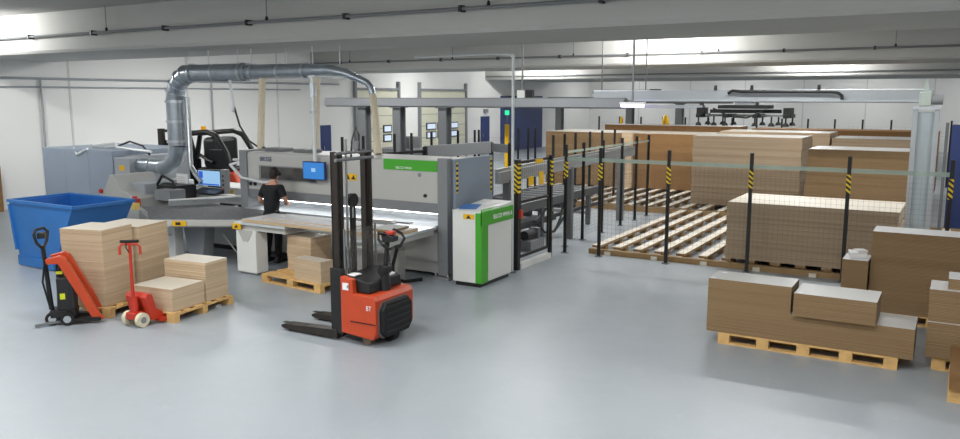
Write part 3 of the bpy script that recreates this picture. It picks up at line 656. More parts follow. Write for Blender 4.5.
for k in range(1, 5):
    a = R(90 + 18 * k); c = Vector((-14.75 + .62 * math.cos(a), DY, DZ - .62 + .62 * math.sin(a))); d = Vector((-math.sin(a), 0, math.cos(a)))
    B().cyl(c - d * .012, c + d * .012, .222, n=24).obj('elbow_seam', M_alu, t)
# second slim duct beside vertical
B().tube([(-15.08, DY + .1, 3.1), (-15.08, DY + .1, 1.55), (-14.85, DY + .05, 1.35), (-14.6, DY, 1.2)], .06, 12).obj('slim_duct', M_alu, t)
B().tube([(-11.35, DY, DZ), (-10.75, DY, DZ + .0), (-10.35, DY, 3.55), (-10.05, DY, 3.45), (-9.84, DY, 3.37), (-9.74, DY, 3.28), (-9.71, DY, 3.12)], [.14, .11, .085, .07, .065, .065, .065], 16).obj('branch_duct', M_duct, t)
for x in (-14.9, -14.2, -13.3, -12.9, -11.9, -11.2, -10.5):
    B().tube([(x, DY, DZ + .1), (x, DY, 4.1)], .012, 6).obj('hanger_rod', M_tube, t)
for i, (a, b_, l) in enumerate((((-12.6, 3.5), (-12.42, 2.04), 'leftmost'), ((-11.1, 3.5), (-10.93, 2.04), 'middle'), ((-9.7, 3.14), (-9.36, 2.04), 'rightmost, slanted'))):
    n = 14; pts = [(a[0] + (b_[0] - a[0]) * k / n, DY - .3 * k / n, a[1] + (b_[1] - a[1]) * k / n) for k in range(n + 1)]
    tag(B().tube(pts, [.068 + .005 * (k % 2) for k in range(n + 1)], 14).obj('extraction_hose', M_hose), 'cream textile extraction hose above the saw, %s of three' % l, 'hose', 'cream extraction hoses')
tag(B().tube([(-13.35, 12.1, 3.45), (-13.2, 12.05, 2.9), (-13.0, 12.0, 2.5), (-12.75, 12.0, 2.2), (-12.5, 12.0, 2.08), (-12.3, 12.0, 2.07)], .02, 8).obj('cable', M_cable), 'thin hanging cable from the duct down to the left end of the saw', 'cable')
tag(B().tube([(-13.35, 12.1, 3.45), (-13.22, 12.05, 3.0), (-13.18, 12.0, 2.8)], .03, 8).obj('air_hose', M_tube), 'short pale air hose hanging below the duct left of the cream hoses', 'hose')
tag(B().tube([(-13.9, 12.6, 1.72), (-13.2, 12.3, 1.76), (-12.9, 11.6, 1.72), (-12.2, 11.25, 1.52), (-11.6, 11.25, 1.45), (-11.2, 11.2, 1.5)], .028, 8).obj('air_hose', M_tube), 'pale hose curving from the console to the saw beside the worker', 'hose')

# ================================================================== LEFT SIDE MACHINERY
t = thing('dust_housing', 'big blue-grey dust extractor housing behind the blue skip', 'machine', (0, 0, 0))
B().box(-20.2, -17.35, 12.0, 14.2, 0, 1.83).obj('housing_body', M_bluegrey, t, bevel=.02)
B().box(-17.35, -17.05, 12.3, 14.0, 0, 1.7).obj('side_panel', M_housing, t, bevel=.02)
c = B().box(-17.3, -16.72, 12.0, 12.6, 1.18, 1.68).obj('junction_box', M_housing, t, bevel=.015)
B().box(-17.1, -16.92, 11.995, 12.0, 1.38, 1.5).obj('yellow_label', M_yellow, c)
for x in (-19.25, -18.3): B().box(x - .006, x + .006, 11.994, 12.0, .05, 1.8).obj('panel_seam', M_housing, t)
B().tube([(-18.9, 12.6, 1.86), (-18.5, 12.3, 1.9), (-18.2, 12.7, 1.95), (-17.7, 12.4, 1.88), (-17.2, 12.6, 1.82), (-16.7, 12.6, 1.8)], .035, 8).obj('roof_hose', M_tube, t)
B().tube([(-18.3, 12.8, 1.86), (-17.9, 12.9, 2.0), (-17.4, 12.9, 1.9), (-16.9, 12.7, 1.72)], .025, 8).obj('roof_hose', M_cable, t)
B().tube([(-19.0, 12.1, 1.85), (-18.7, 11.98, 1.7), (-18.3, 12.0, 1.85)], .03, 8).obj('roof_hose', M_tube, t)
B().box(-18.8, -18.0, 12.3, 12.9, 1.83, 1.88).obj('roof_tray', M_alu, t)
# crosscut head
t = thing('crosscut_unit', 'grey crosscut machine unit with slanted frame under the duct', 'machine', (0, 0, 0))
B().prism([(-16.85, 0), (-15.0, 0), (-15.0, .95), (-15.5, 1.1), (-15.75, 1.42), (-15.9, 1.42)], 10.9, 11.9, 'y').obj('slanted_frame', M_grey, t, bevel=.01)
B().box(-15.75, -15.15, 11.2, 12.2, .95, 1.25).obj('motor_cover', M_housing, t, bevel=.03)
B().box(-15.9, -15.35, 12.22, 12.7, .9, 1.2).obj('rear_cover', M_white, t, bevel=.03)
B().cyl((-15.14, 11.7, 1.1), (-14.8, 11.7, 1.1), .13).obj('saw_motor', M_blackp, t)
B().box(-15.0, -14.45, 11.4, 12.0, .85, 1.2).obj('motor_bracket', M_black, t)
B().box(-14.7, -14.2, 11.1, 11.5, .93, 1.15).obj('guide_block', M_greyd, t)
B().tube([(-15.1, 11.5, 1.2), (-14.8, 11.4, 1.42), (-14.6, 11.5, 1.3), (-14.5, 11.6, 1.0)], .03, 8).obj('hose', M_cable, t)
B().box(-16.0, -15.9, 10.86, 10.9, .6, .72).obj('emergency_stop', M_red, t)
B().cyl((-16.2, 10.85, 1.05), (-16.2, 10.9, 1.05), .05).obj('red_knob', M_red, t)
t = thing('maintenance_can', 'red and yellow can standing in front of the crosscut unit', 'can', (-14.55, 10.55, .0))
B().box(-.25, .25, -.15, .15, 0, .82).obj('can_stand', M_grey, t); B().cyl((-.05, 0, .82), (-.05, 0, 1.02), .11).obj('can_body', M_red, t); B().box(-.02, .18, -.16, -.06, .82, .95).obj('yellow_box', mat('pale_yellow', '#d8c070', .5), t); B().cyl((-.05, 0, 1.02), (-.05, 0, 1.07), .05).obj('can_cap', M_red, t)
# crosscut table
t = thing('crosscut_table', 'long table with dark brush surface left of the worker', 'table', (0, 0, 0))
poly = [(-12.45, 9.25), (-11.05, 10.05), (-11.35, 11.12), (-12.36, 11.3), (-13.45, 11.35), (-14.1, 10.3), (-13.35, 9.9)]
B().prism(poly, .86, .92, 'z', top=1).obj('table_top', [M_grey, M_brush], t)
B().prism([(x * .985 - .19, y * .985 + .16) for x, y in poly], .78, .86, 'z').obj('table_frame', M_grey, t)
B().bar((-12.6, 9.2, .86), (-11.05, 10.02, .86), .05, .1).obj('front_profile', M_grey, t)
s_ = B().bar((-12.06, 9.44, .855), (-11.83, 9.562, .855), .01, .09).obj('warning_sticker', M_yellow, t)
B().bar((-12.0, 9.466, .855), (-11.92, 9.508, .855), .012, .05).obj('sticker_symbol', M_ink, s_)
B().bar((-12.3, 9.75, .78), (-12.3, 10.4, .78), .4, .02).obj('leg_plate', M_greyd, t)
B().prism([(-12.62, .77), (-11.98, .77), (-12.1, 0), (-12.42, 0)], 10.1, 10.35, 'y').obj('tapered_leg', M_greyd, t, bevel=.01)
B().box(-13.35, -12.72, 10.0, 10.2, 0, .78).obj('white_panel', M_white, t, bevel=.01)
B().box(-13.3, -12.8, 9.985, 10.0, .48, .52).obj('panel_handle', M_grey, t)
rail = thing('guide_fence', 'silver ruler rail standing along the dark brush table', 'rail', (0, 0, 0))
B().bar((-13.55, 10.55, .99), (-12.65, 12.15, .99), .05, .09).obj('fence_profile', M_alu, rail)
B().bar((-13.52, 10.54, 1.06), (-12.62, 12.14, 1.06), .09, .02).obj('fence_cap', M_white, rail)
t = thing('console_desk', 'operator console with bright monitor, key panel and paper sheet', 'console', (-14.35, 12.35, 0))
B().box(-.14, .1, -.08, .12, 0, 1.05).obj('console_post', M_grey, t, bevel=.01)
b = B().box(-.42, .34, -.03, .05, 1.1, 1.5).obj('monitor', M_blackp, t, bevel=.012)
B().box(-.39, .31, -.036, -.03, 1.14, 1.47).obj('display', M_screen2, b); B().box(-.37, -.24, -.04, -.036, 1.3, 1.45).obj('display_window', M_screen3, b); B().box(-.37, .28, -.04, -.036, 1.15, 1.18).obj('display_bar', M_screen3, b)
B().prism([(-.32, .98), (-.32, 1.01), (-.02, 1.09), (-.02, .98)], -.3, .45, 'x').obj('keyboard_shelf', M_blackp, t)
B().box(.36, .52, -.06, .06, .98, 1.52).obj('key_panel', M_greyd, t, bevel=.01)
for k in range(4): B().cyl((.44, -.075, 1.08 + k * .1), (.44, -.06, 1.08 + k * .1), .022, n=8).obj('push_button', M_red if k == 0 else M_black, t)
B().box(-.66, -.26, -.42, -.4, 1.04, 1.42).obj('paper_holder', M_alu, t); B().box(-.64, -.28, -.424, -.42, 1.06, 1.41).obj('paper_sheet', M_paper, t)
for k in range(7): B().box(-.61, -.36, -.426, -.424, 1.1 + k * .04, 1.106 + k * .04).obj('printed_line', M_greyd, t)
B().bar((-.46, -.4, 1.12), (-.1, 0, 1.12), .04, .04).obj('holder_arm', M_grey, t)
B().box(-.75, .5, -.2, .2, .9, .95).obj('desk_plate', M_white, t); B().box(-.7, -.55, -.1, .1, 0, .9).obj('console_leg', M_grey, t)
t = thing('side_table', 'white machine table with yellow sticker left of the saw end', 'table', (0, 0, 0))
B().box(-15.8, -13.9, 13.1, 14.0, .62, 1.0, top=0).obj('table_body', M_white, t, bevel=.01)
B().box(-14.75, -14.5, 13.09, 13.1, .86, .95).obj('warning_sticker', M_yellow, t)
for x in (-15.6, -14.1): B().box(x - .06, x + .06, 13.2, 13.32, 0, .62).obj('leg', M_grey, t); 
t = thing('base_cabinet', 'low white base cabinet under the brush table, between the table legs', 'cabinet', (0, 0, 0))
B().box(-13.4, -12.4, 11.3, 12.0, .1, .74).obj('cabinet_body', M_white, t, bevel=.01); B().box(-13.35, -12.45, 11.35, 11.95, 0, .1).obj('plinth', M_black, t)
# yellow-black hoses below
tag(B().tube([(-11.95, 10.5, .5), (-11.7, 10.6, .15), (-11.3, 10.7, .03), (-10.95, 10.45, .02)], .012, 6).obj('air_hose', M_tube), 'thin pale hose lying on the floor below the brush table', 'hose')

# reach truck in the back (left)
t = thing('counterbalance_forklift', 'black forklift with cab and amber beacon parked behind the console', 'forklift', (-17.7, 14.9, 0), R(6))
B().box(-.9, 1.35, -.55, .55, .25, .85).obj('chassis', M_blackp, t, bevel=.06)
B().prism([(.4, .5), (1.65, .5), (1.7, .9), (1.55, 1.18), (.4, 1.22)], -.52, .52, 'y').obj('counterweight', M_orange, t, bevel=.05)
B().box(.35, 1.5, -.45, .45, 1.2, 1.26).obj('engine_cover', M_blackp, t, bevel=.03)
for y in (-.5, .5):
    B().tube([(-.75, y, .8), (-.6, y, 1.5), (-.45, y, 2.1), (.75, y, 2.2), (1.05, y, 2.1), (1.35, y, 1.7), (1.5, y, 1.25)], .075, 10).obj('guard_frame', M_black, t)
    B().tube([(.2, y, .85), (.3, y, 1.5), (.1, y, 2.15)], .07, 8).obj('guard_pillar', M_black, t)
b = B()
for k in range(7): b.bar((-.4 + k * .18, -.5, 2.13 + k * .01), (-.4 + k * .18, .5, 2.13 + k * .01), .05, .04)
b.obj('roof_bars', M_black, t)
B().box(.75, 1.3, -.46, -.42, 1.2, 1.75).obj('rear_guard_panel', M_blackp, t, bevel=.03); B().box(-.6, .3, -.5, -.46, .8, 1.3).obj('cab_door', M_blackp, t, bevel=.03)
B().box(.5, .95, -.45, .45, 1.25, 2.05).obj('cab_rear', M_blackp, t, bevel=.1); B().box(-.15, .5, -.52, -.5, 1.2, 1.5).obj('cab_side', M_blackp, t); B().tube([(-.45, -.5, 1.2), (.1, -.5, 1.75), (.9, -.5, 1.4)], .05, 8).obj('door_frame', M_black, t); B().box(-.5, .8, -.48, .48, 2.17, 2.19).obj('roof_panel', M_blackp, t)
B().cyl((.15, 0, 2.19), (.15, 0, 2.32), .07).obj('beacon', mat('beacon_amber', '#e0a010', .3, emit='#e0a010', es=.3), t)
B().box(.0, .5, -.28, .28, .85, 1.02).obj('seat', M_blackp, t, bevel=.05); B().box(.42, .58, -.27, .27, 1.0, 1.65).obj('seat_back', M_blackp, t, bevel=.05)
B().tube([(-.5, 0, .85), (-.3, 0, 1.25)], .03, 8).obj('steering_column', M_black, t)
B().tube(arc((-.28, 0, 1.28), .17, 0, 2 * math.pi, 16, (.5, 0, -.86), (0, 1, 0)), .018, 8).obj('steering_wheel', M_black, t)
B().box(-.6, -.2, -.45, .2, .85, 1.45).obj('dash_panel', M_blackp, t, bevel=.04)
for y in (-.3, .3): B().box(-1.15, -1.0, y - .06, y + .06, .1, 2.25).obj('mast_upright', M_mast, t)
B().box(-1.14, -1.02, -.35, .35, 2.15, 2.22).obj('mast_crossbar', M_mast, t)
B().box(-1.2, -1.15, -.42, .42, .2, .75).obj('fork_carriage', M_black, t)
for y in (-.25, .25): B().box(-2.1, -1.2, y - .05, y + .05, .06, .1).obj('fork', M_black, t)
for x in (-.55, 1.1):
    for y in (-.5, .5): B().cyl((x, y - .1, .28), (x, y + .1, .28), .28, n=20).obj('wheel', M_rubber, t)
B().box(-.85, -.8, -.5, -.25, 1.7, 1.95).obj('mirror', M_black, t)

# ================================================================== BLUE SKIP
t = thing('tipping_skip', 'blue steel tipping skip on the floor in front of the grey housing', 'skip', (0, 0, 0))
def ring(b, x0, x1, y0, y1, z): return [b.bm.verts.new(p) for p in ((x0, y0, z), (x1, y0, z), (x1, y1, z), (x0, y1, z))]
b = B(); lo = ring(b, -14.9, -13.8, 8.27, 9.4, .12); hi = ring(b, -15.03, -13.08, 8.22, 9.42, 1.2)
for k in range(4): b._f([lo[k], lo[(k + 1) % 4], hi[(k + 1) % 4], hi[k]])
li = ring(b, -14.87, -13.83, 8.3, 9.37, .15); hj = ring(b, -15.0, -13.13, 8.25, 9.39, 1.2)
for k in range(4): b._f([li[(k + 1) % 4], li[k], hj[k], hj[(k + 1) % 4]], mi=1); b._f([hi[k], hi[(k + 1) % 4], hj[(k + 1) % 4], hj[k]])
b._f(lo[::-1]); b._f(li, mi=1); b.obj('skip_body', [M_blue, M_bluei], t)
b = B()
for p, q in (((-15.05, 8.22), (-13.04, 8.22)), ((-13.04, 8.22), (-13.04, 9.42)), ((-13.04, 9.42), (-15.05, 9.42)), ((-15.05, 9.42), (-15.05, 8.22))): b.bar((p[0], p[1], 1.21), (q[0], q[1], 1.21), .06, .05)
b.obj('rim', M_blue, t)
b = B()
for y in (8.45, 9.1): b.box(-14.88, -13.82, y, y + .12, 0, .12)
b.obj('base_runner', M_blue, t)
B().box(-14.9, -13.8, 8.23, 8.27, .02, .2).obj('base_frame', M_blue, t)
B().bar((-14.92, 8.25, .3), (-15.0, 8.22, 1.15), .07, .05).obj('corner_rib', M_blue, t)

# ================================================================== PALLETS
def pallet(label, x, y, rz=0, L=1.2, W=.8, grp='wooden pallets on the floor', extra=0):
    """L along local x, W along local y, origin at front-left corner"""
    t = thing('wooden_pallet', label, 'pallet', (x, y, 0), rz, grp)
    n = 5 if W < 1 else 6
    for k in range(n):
        w = .1 if k % 2 else .14; yy = (W - .14) * k / (n - 1)
        B().box(0, L, yy, yy + w if yy + w < W + .001 else W, .122, .144).obj('deck_board', M_pallet, t, bevel=.002)
    nb = 3 if L < 1.5 else 5
    for k in range(nb): B().box((L - .145) * k / (nb - 1), (L - .145) * k / (nb - 1) + .145, 0, W, .1, .122).obj('stringer_board', M_pallet, t)
    for k in range(3):
        yy = (W - .1) * k / 2
        B().box(0, L, yy, yy + .1, 0, .022).obj('bottom_board', M_pallet, t)
        for j in range(nb): B().box((L - .145) * j / (nb - 1), (L - .145) * j / (nb - 1) + .145, yy, yy + .1, .022, .1).obj('block', M_pallet, t)
    return t
pallet('pallet under the two tall board stacks by the black-and-orange truck', -10.93, 6.62, R(15), .8, 1.42)
pallet('pallet with two low board stacks by the red pallet truck', -9.95, 7.02, R(7), .8, 1.2)
pallet('empty-cornered pallet behind the stacker truck forks with two small stacks', -10.02, 9.58, R(-6), 1.45, .8)
pallet('long pallet in the right foreground carrying brown board piles', -2.47, 10.06, 0, 2.04, .8)
pallet('pallet under the large upright brown board pile, right background', -.95, 12.2, 0, 1.6, .8)
G2 = 'cut board stacks on pallets'
ST = 'stack of boards'
stack('board_stack', 'tall beige board stack nearest the black-and-orange high-lift truck', ST, -0.0, .71, .04, .66, .144, 1.25, M_chip, M_face, .018, .002, .006, rz=R(15), loc=(-10.93, 6.62, 0), grp=G2)
stack('board_stack', 'tall beige board stack behind the one at the high-lift truck', ST, .0, .78, .72, 1.38, .144, 1.2, M_chip, M_face, .018, .002, .006, rz=R(15), loc=(-10.93, 6.62, 0), grp=G2)
stack('board_stack', 'low wide beige board stack beside the red pallet truck', ST, .02, .76, .02, .64, .144, .47, M_chip, M_face, .018, .002, .003, rz=R(7), loc=(-9.95, 7.02, 0), grp=G2)
stack('board_stack', 'higher beige board stack at the rear of the pallet by the red pallet truck', ST, -.02, .76, .68, 1.14, .144, .72, M_chip, M_face, .018, .002, .004, rz=R(7), loc=(-9.95, 7.02, 0), grp=G2)
stack('board_stack', 'taller beige stack on the pallet behind the stacker forks', ST, .12, .72, .3, .76, .144, .76, M_chip, M_face, .018, .002, .004, rz=R(-6), loc=(-10.0, 9.75, 0), grp=G2)
stack('board_stack', 'lower beige stack on the pallet behind the stacker forks, next to the mast', ST, .78, 1.42, .02, .28, .144, .5, M_chip, M_face, .018, .002, .003, rz=R(-6), loc=(-10.02, 9.62, 0), grp=G2)
# right foreground load
stack('board_stack', 'long low brown board pile lying directly on the right foreground pallet', ST, -2.62, -.28, 10.07, 10.72, .144, .5, M_mdf, M_faceg, .018, .0015, 0, grp=G2)
stack('board_stack', 'brown board pile on the left end of the long low pile, right foreground', ST, -2.62, -1.62, 10.07, 10.6, .5, .83, M_mdf, M_faceg, .018, .0015, 0, grp=G2)
stack('board_stack', 'short brown board pile jutting forward in the middle of the long low pile', ST, -1.58, -.68, 10.0, 10.62, .5, .78, M_mdf, M_faceg, .018, .0015, 0, grp=G2)
for i, (x, y, z, l) in enumerate(((-2.56, 10.12, .831, 'front left corner of the left brown pile'), (-2.52, 10.5, .831, 'rear left corner of the left brown pile'), (-1.52, 10.06, .781, 'front left corner of the short jutting pile'))):
    tag(B().box(-.03, .03, -.025, .025, 0, .001).obj('paper_label', M_paper, loc=(x, y, z)), 'small white paper label on the ' + l, 'label')
stack('board_stack', 'big brown board pile with white top, right background', ST, -.95, .9, 12.2, 12.75, .144, 1.27, M_mdf, M_facew, .018, .001, 0, grp=G2)
stack('board_stack', 'small brown board pile with white top left of the big brown pile', ST, -1.3, -.97, 12.1, 12.6, .0, .86, M_mdf, M_facew, .018, .001, 0, grp=G2)
tag(B().box(-.12, .1, -.14, .14, 0, .07, top=1).obj('offcut', [M_facew, M_facew], loc=(-1.13, 12.4, .861), rz=.2), 'white offcut lying on the small pile left of the big brown pile', 'board')
tag(B().box(-.06, .08, -.08, .08, 0, .03, top=1).obj('offcut', [M_facew, M_facew], loc=(-1.11, 12.4, .932), rz=.5), 'smallest white offcut, on top of the other white offcut', 'board')
stack('board_stack', 'brown board pile cut by the right photo edge, lower front one', ST, -.17, .9, 10.25, 10.9, .16, .57, M_mdf, M_facew, .018, .0015, .003, grp=G2)
stack('board_stack', 'brown board pile standing on the edge pile at the right photo edge', ST, -.17, .9, 10.3, 10.85, .57, .94, M_mdf, M_facew, .018, .0015, .003, grp=G2)
stack('board_stack', 'topmost small board pile at the right photo edge', ST, 0.0, .9, 10.4, 10.85, .94, 1.06, M_mdf, M_facew, .018, .0015, .002, grp=G2)
pallet('pallet under the board piles cut by the right photo edge', -.1, 10.3, 0, 1.2, .8)
stack('board_stack', 'orange-brown low stack in the lower right corner of the photo', ST, .085, 1.2, 9.2, 10.2, .144, .34, M_mdfo, M_mdfo, .03, .004, 0, grp=G2)
pallet('pallet in the lower right corner below the orange-brown stack', .08, 9.25, 0, 1.2, .9)

# ================================================================== STACKER TRUCK
t = thing('pallet_stacker', 'orange electric pallet stacker with dark lifting mast in the foreground', 'forklift', (-6.7, 8.02, 0), R(1))
# forks along -x, local origin at mast base centre
for y in (-.29, .31):
    b = B(); b.prism([(-.96, .05), (-.89, .03), (0, .03), (0, .15), (-.25, .13), (-.89, .10), (-.96, .08)], y - .08, y + .08, 'y'); f = b.obj('fork', M_mast, t, bevel=.006)
    B().cyl((-.84, y - .05, .045), (-.84, y + .05, .045), .04).obj('fork_roller', M_rubber, f)
    B().box(-.98, -.78, y - .035, y + .035, .1, .104).obj('fork_slot', M_black, f)
    B().box(-.6, -.5, y - .035, y + .035, .112, .116).obj('fork_slot', M_black, f)
MH = 2.42
for y in (-.27, .33):
    b = B(); b.box(-.08, .05, y - .05, y - .025, .05, MH); b.box(-.08, -.055, y - .05, y + .03, .05, MH); b.box(.025, .05, y - .05, y + .03, .05, MH); b.obj('mast_upright', M_mast, t)
for y in (-.215, .275):
    b = B(); b.box(-.06, .02, y - .018, y + .018, .1, MH - .05); b.obj('inner_upright', M_mast, t)
B().cyl((-.02, .03, .3), (-.02, .03, 1.55), .03).obj('lift_cylinder', M_black, t)
B().cyl((-.02, .03, 1.55), (-.02, .03, 1.75), .02).obj('piston_rod', M_chrome, t)
B().cyl((-.02, -.08, .3), (-.02, -.08, MH + .15), .016).obj('piston_rod', M_chrome, t)
B().cyl((-.05, .03, 1.78), (.01, .03, 1.78), .09).obj('chain_pulley', M_black, t)
for y in (-.01, .07): B().box(-.03, -.01, y - .012, y + .012, .4, 1.8).obj('lift_chain', M_black, t)
B().cyl((.04, -.36, MH - .1), (.04, .4, MH - .1), .022).obj('mast_tie', M_steel, t)
B().cyl((.04, -.36, MH - .02), (.04, .4, MH - .02), .016).obj('mast_tie', M_steel, t)
B().tube([(.0, .0, MH - .1), (.0, .02, MH + .12), (.0, .1, MH + .3), (.0, .17, MH + .2), (.0, .16, MH - .05)], .012, 8).obj('hydraulic_hose', M_cable, t)
B().cyl((0, .1, MH + .02), (0, .1, MH + .12), .04).obj('hose_pulley', M_greyd, t)
b = B(); b.box(.09, .1, -.28, .34, .85, 1.42); b.obj('guard_screen', M_clear, t)
B().box(.085, .105, -.3, -.28, .8, 1.45).obj('screen_frame', M_steel, t); B().box(.085, .105, .34, .36, .8, 1.45).obj('screen_frame', M_steel, t)
B().box(-.13, -.1, -.3, .36, .12, .4).obj('fork_carriage', M_black, t)
B().box(-.1, .1, -.36, -.3, .1, .95).obj('side_plate', M_black, t, bevel=.01)
# body (orange)
B().prism([(.1, .14), (.74, .1), (.8, .2), (.8, .6), (.74, .66), (.36, .66), (.34, .84), (.1, .87)], -.4, -.32, 'y').obj('side_panel', M_orange, t, bevel=.012)
B().prism([(.1, .14), (.74, .1), (.8, .2), (.8, .6), (.74, .66), (.1, .66)], -.32, .42, 'y').obj('body_shell', M_orange, t, bevel=.015)
B().prism([(.1, .66), (.62, .66), (.6, .8), (.1, .88)], -.32, .36, 'y').obj('top_cover', M_blackp, t, bevel=.015)
B().box(.14, .3, -.3, -.16, .862, .875).obj('instrument_plate', M_paper, t)
B().box(.42, .56, .1, .28, .79, .83).obj('charge_display', M_paper, t)
b = B().box(.15, .27, -.406, -.4, .7, .79).obj('data_sticker', M_paper, t)
text('sticker_text', 'BT', .05, M_ink, b, (.21, -.408, .745), (R(90), 0, 0), .001)
text('body_lettering', 'BT', .09, M_paper, t, (.52, -.404, .5), (R(90), 0, 0), .001)
B().box(.3, .8, -.41, -.4, .3, .31).obj('panel_seam', M_black, t)
# rear bumper pad
pts = [(-.26, .12), (-.33, .2), (-.33, .47), (-.25, .56), (.22, .56), (.3, .47), (.3, .2), (.22, .12)]
B().prism(pts, .8, .89, 'x').obj('rear_pad', M_rubber, t, bevel=.02)
b = B()
for k in range(5): b.box(.89, .9, -.27, .24, .18 + k * .08, .2 + k * .08)
b.obj('pad_ribs', M_blackp, t)
B().prism([(p[0] * 1.06, .36 + (p[1] - .36) * 1.06) for p in pts], .79, .81, 'x').obj('pad_rim', M_steel, t)
B().cyl((.55, -.33, .09), (.55, -.25, .09), .09).obj('support_wheel', mat('wheel_brown', '#6a5a48', .6), t); B().cyl((.55, .28, .09), (.55, .36, .09), .09).obj('support_wheel', mat('wheel_brown', '#6a5a48', .6), t)
B().cyl((.72, -.06, .12), (.72, .06, .12), .12).obj('drive_wheel', M_rubber, t)
B().box(.1, .5, -.3, .35, .05, .16).obj('chassis', M_black, t)
# tiller
tl = B().tube([(.62, .0, .66), (.62, .0, .85), (.64, .0, .98), (.68, 0, 1.3)], [.09, .07, .04, .035], 12).obj('tiller', M_blackp, t)
B().cyl((.62, -.09, .93), (.62, .09, .93), .07).obj('tiller_joint', M_black, tl)
B().prism([(.62, 1.28), (.84, 1.3), (.86, 1.36), (.66, 1.42), (.6, 1.38)], -.06, .06, 'y').obj('tiller_head', M_blackp, tl, bevel=.015)
B().box(.68, .82, -.05, .05, 1.385, 1.43).obj('safety_button', M_red, tl, bevel=.012)
for s in (-1, 1): B().tube([(.68, .04 * s, 1.38), (.66, .16 * s, 1.42), (.74, .25 * s, 1.36), (.8, .24 * s, 1.3), (.82, .12 * s, 1.22), (.8, .03 * s, 1.22)], .021, 10).obj('handle_loop', M_blackp, tl)

for ch in list(t.children) :
    if ch.name.split('.')[0] in ('fork', 'mast_upright', 'inner_upright', 'lift_cylinder', 'piston_rod', 'chain_pulley', 'lift_chain', 'mast_tie', 'hydraulic_hose', 'hose_pulley', 'guard_screen', 'screen_frame', 'fork_carriage', 'side_plate'): continue
    for o in [ch] + list(ch.children):
        for v in o.data.vertices: v.co.x = .1 + (v.co.x - .1) * .78
# ================================================================== HIGH-LIFT TRUCK (black/orange)
t = thing('high_lift_truck', 'black and orange high-lift pallet truck at the tall beige stacks', 'pallet truck', (-10.56, 6.37, 0), R(48))
for y in (-.2, .12):
    B().prism([(-.12, .93), (.06, .97), (.13, .93), (.5, .14), (.56, .05), (.42, .05), (.03, .86), (-.11, .86)], y, y + .09, 'y').obj('orange_frame', M_orange, t, bevel=.01)
B().prism([(-.1, .9), (.04, .93), (.08, .9), (.04, .87), (-.1, .87)], -.11, .12, 'y').obj('orange_bridge', M_orange, t, bevel=.01)
for y in (-.215, .08): B().box(.1, .52, y, y + .1, .04, .09).obj('fork', M_black, t)
B().box(-.12, .2, -.16, .14, .1, .2).obj('pump_base', M_black, t, bevel=.01)
B().cyl((0, -.03, .2), (.02, -.03, .8), .05).obj('lift_cylinder', M_black, t); B().cyl((.11, -.1, .2), (.11, -.1, .5), .07).obj('hydraulic_tank', M_blackp, t)
B().box(-.02, .2, -.16, .1, .2, .66).obj('battery_box', M_blackp, t, bevel=.02)
B().box(.02, .13, -.165, -.16, .36, .44).obj('yellow_sticker', mat('lime_sticker', '#d0d820', .4), t); B().box(-.02, .06, -.1, -.08, .7, .74).obj('lime_knob', mat('lime_sticker', '#d0d820', .4), t)
B().tube([(-.12, -.03, .2), (-.14, -.03, .6), (-.17, -.03, 1.1)], [.035, .03, .028], 10).obj('tiller', M_black, t)
B().tube([(-.17, -.03, 1.05), (-.22, -.12, 1.15), (-.24, -.15, 1.27), (-.22, -.12, 1.33), (-.16, .06, 1.33), (-.12, .11, 1.27), (-.13, .06, 1.15), (-.17, -.03, 1.05)], .02, 10).obj('handle_loop', M_black, t)
B().box(-.22, -.12, -.09, .03, 1.2, 1.28).obj('control_head', M_blackp, t, bevel=.01)
B().tube([(-.13, -.08, .25), (-.19, -.1, .6), (-.15, -.06, .9)], .014, 6).obj('hydraulic_hose', M_cable, t)
for x, y in ((-.1, -.12), (-.1, .1), (.1, -.2)): 
    wv = B().cyl((x, y - .03, .09), (x, y + .03, .09), .09, n=18).obj('wheel', M_rubber, t); B().cyl((x, y - .035, .09), (x, y + .035, .09), .05, n=14).obj('wheel_hub', M_alu, wv)
B().bar((-.3, -.22, .03), (.05, -.1, .05), .05, .03).obj('support_foot', M_steel, t)

# ================================================================== RED PALLET TRUCK
t = thing('hand_pallet_truck', 'red hand pallet truck with ivory wheels at the low beige stacks', 'pallet truck', (-9.53, 6.87, 0), R(97))
# local +x points towards the pallet
for y in (-.14, .14):
    B().prism([(.0, .08), (.26, .03), (.26, .12), (.1, .22), (.03, .44), (-.05, .46), (-.08, .4)], y - .05, y + .05, 'y').obj('side_frame', M_red, t, bevel=.01)
B().prism([(-.08, .4), (-.05, .47), (.03, .45), (.12, .22), (.05, .2)], -.1, .1, 'y').obj('bridge_plate', M_red, t, bevel=.008)
B().cyl((-.1, 0, .12), (-.1, 0, .42), .05).obj('pump_cylinder', M_red, t)
B().box(-.18, -.03, -.09, .09, .1, .2).obj('pump_base', M_red, t, bevel=.01)
for y in (-.19, .19): B().box(.12, .55, y - .07, y + .07, .035, .085).obj('fork', M_red, t)
B().tube([(-.12, 0, .38), (-.12, 0, .7), (-.12, 0, 1.08)], [.026, .022, .02], 10).obj('tiller', M_red, t)
b = B(); b.tube([(-.12, 0, 1.14), (-.12, .1, 1.14), (-.12, .13, 1.1), (-.12, .13, 1.0)], .018, 8); b.tube([(-.12, 0, 1.14), (-.12, -.1, 1.14), (-.12, -.13, 1.1), (-.12, -.13, 1.0)], .018, 8); b.tube([(-.12, 0, 1.02), (-.12, 0, 1.16)], .022, 8); b.obj('handle_loop', M_red, t)
B().cyl((-.12, -.12, 1.18), (-.12, .12, 1.18), .02).obj('hand_grip', M_rubber, t)
B().tube([(-.14, .04, 1.17), (-.15, .04, 1.1), (-.14, .01, 1.03)], .009, 6).obj('release_lever', M_black, t)
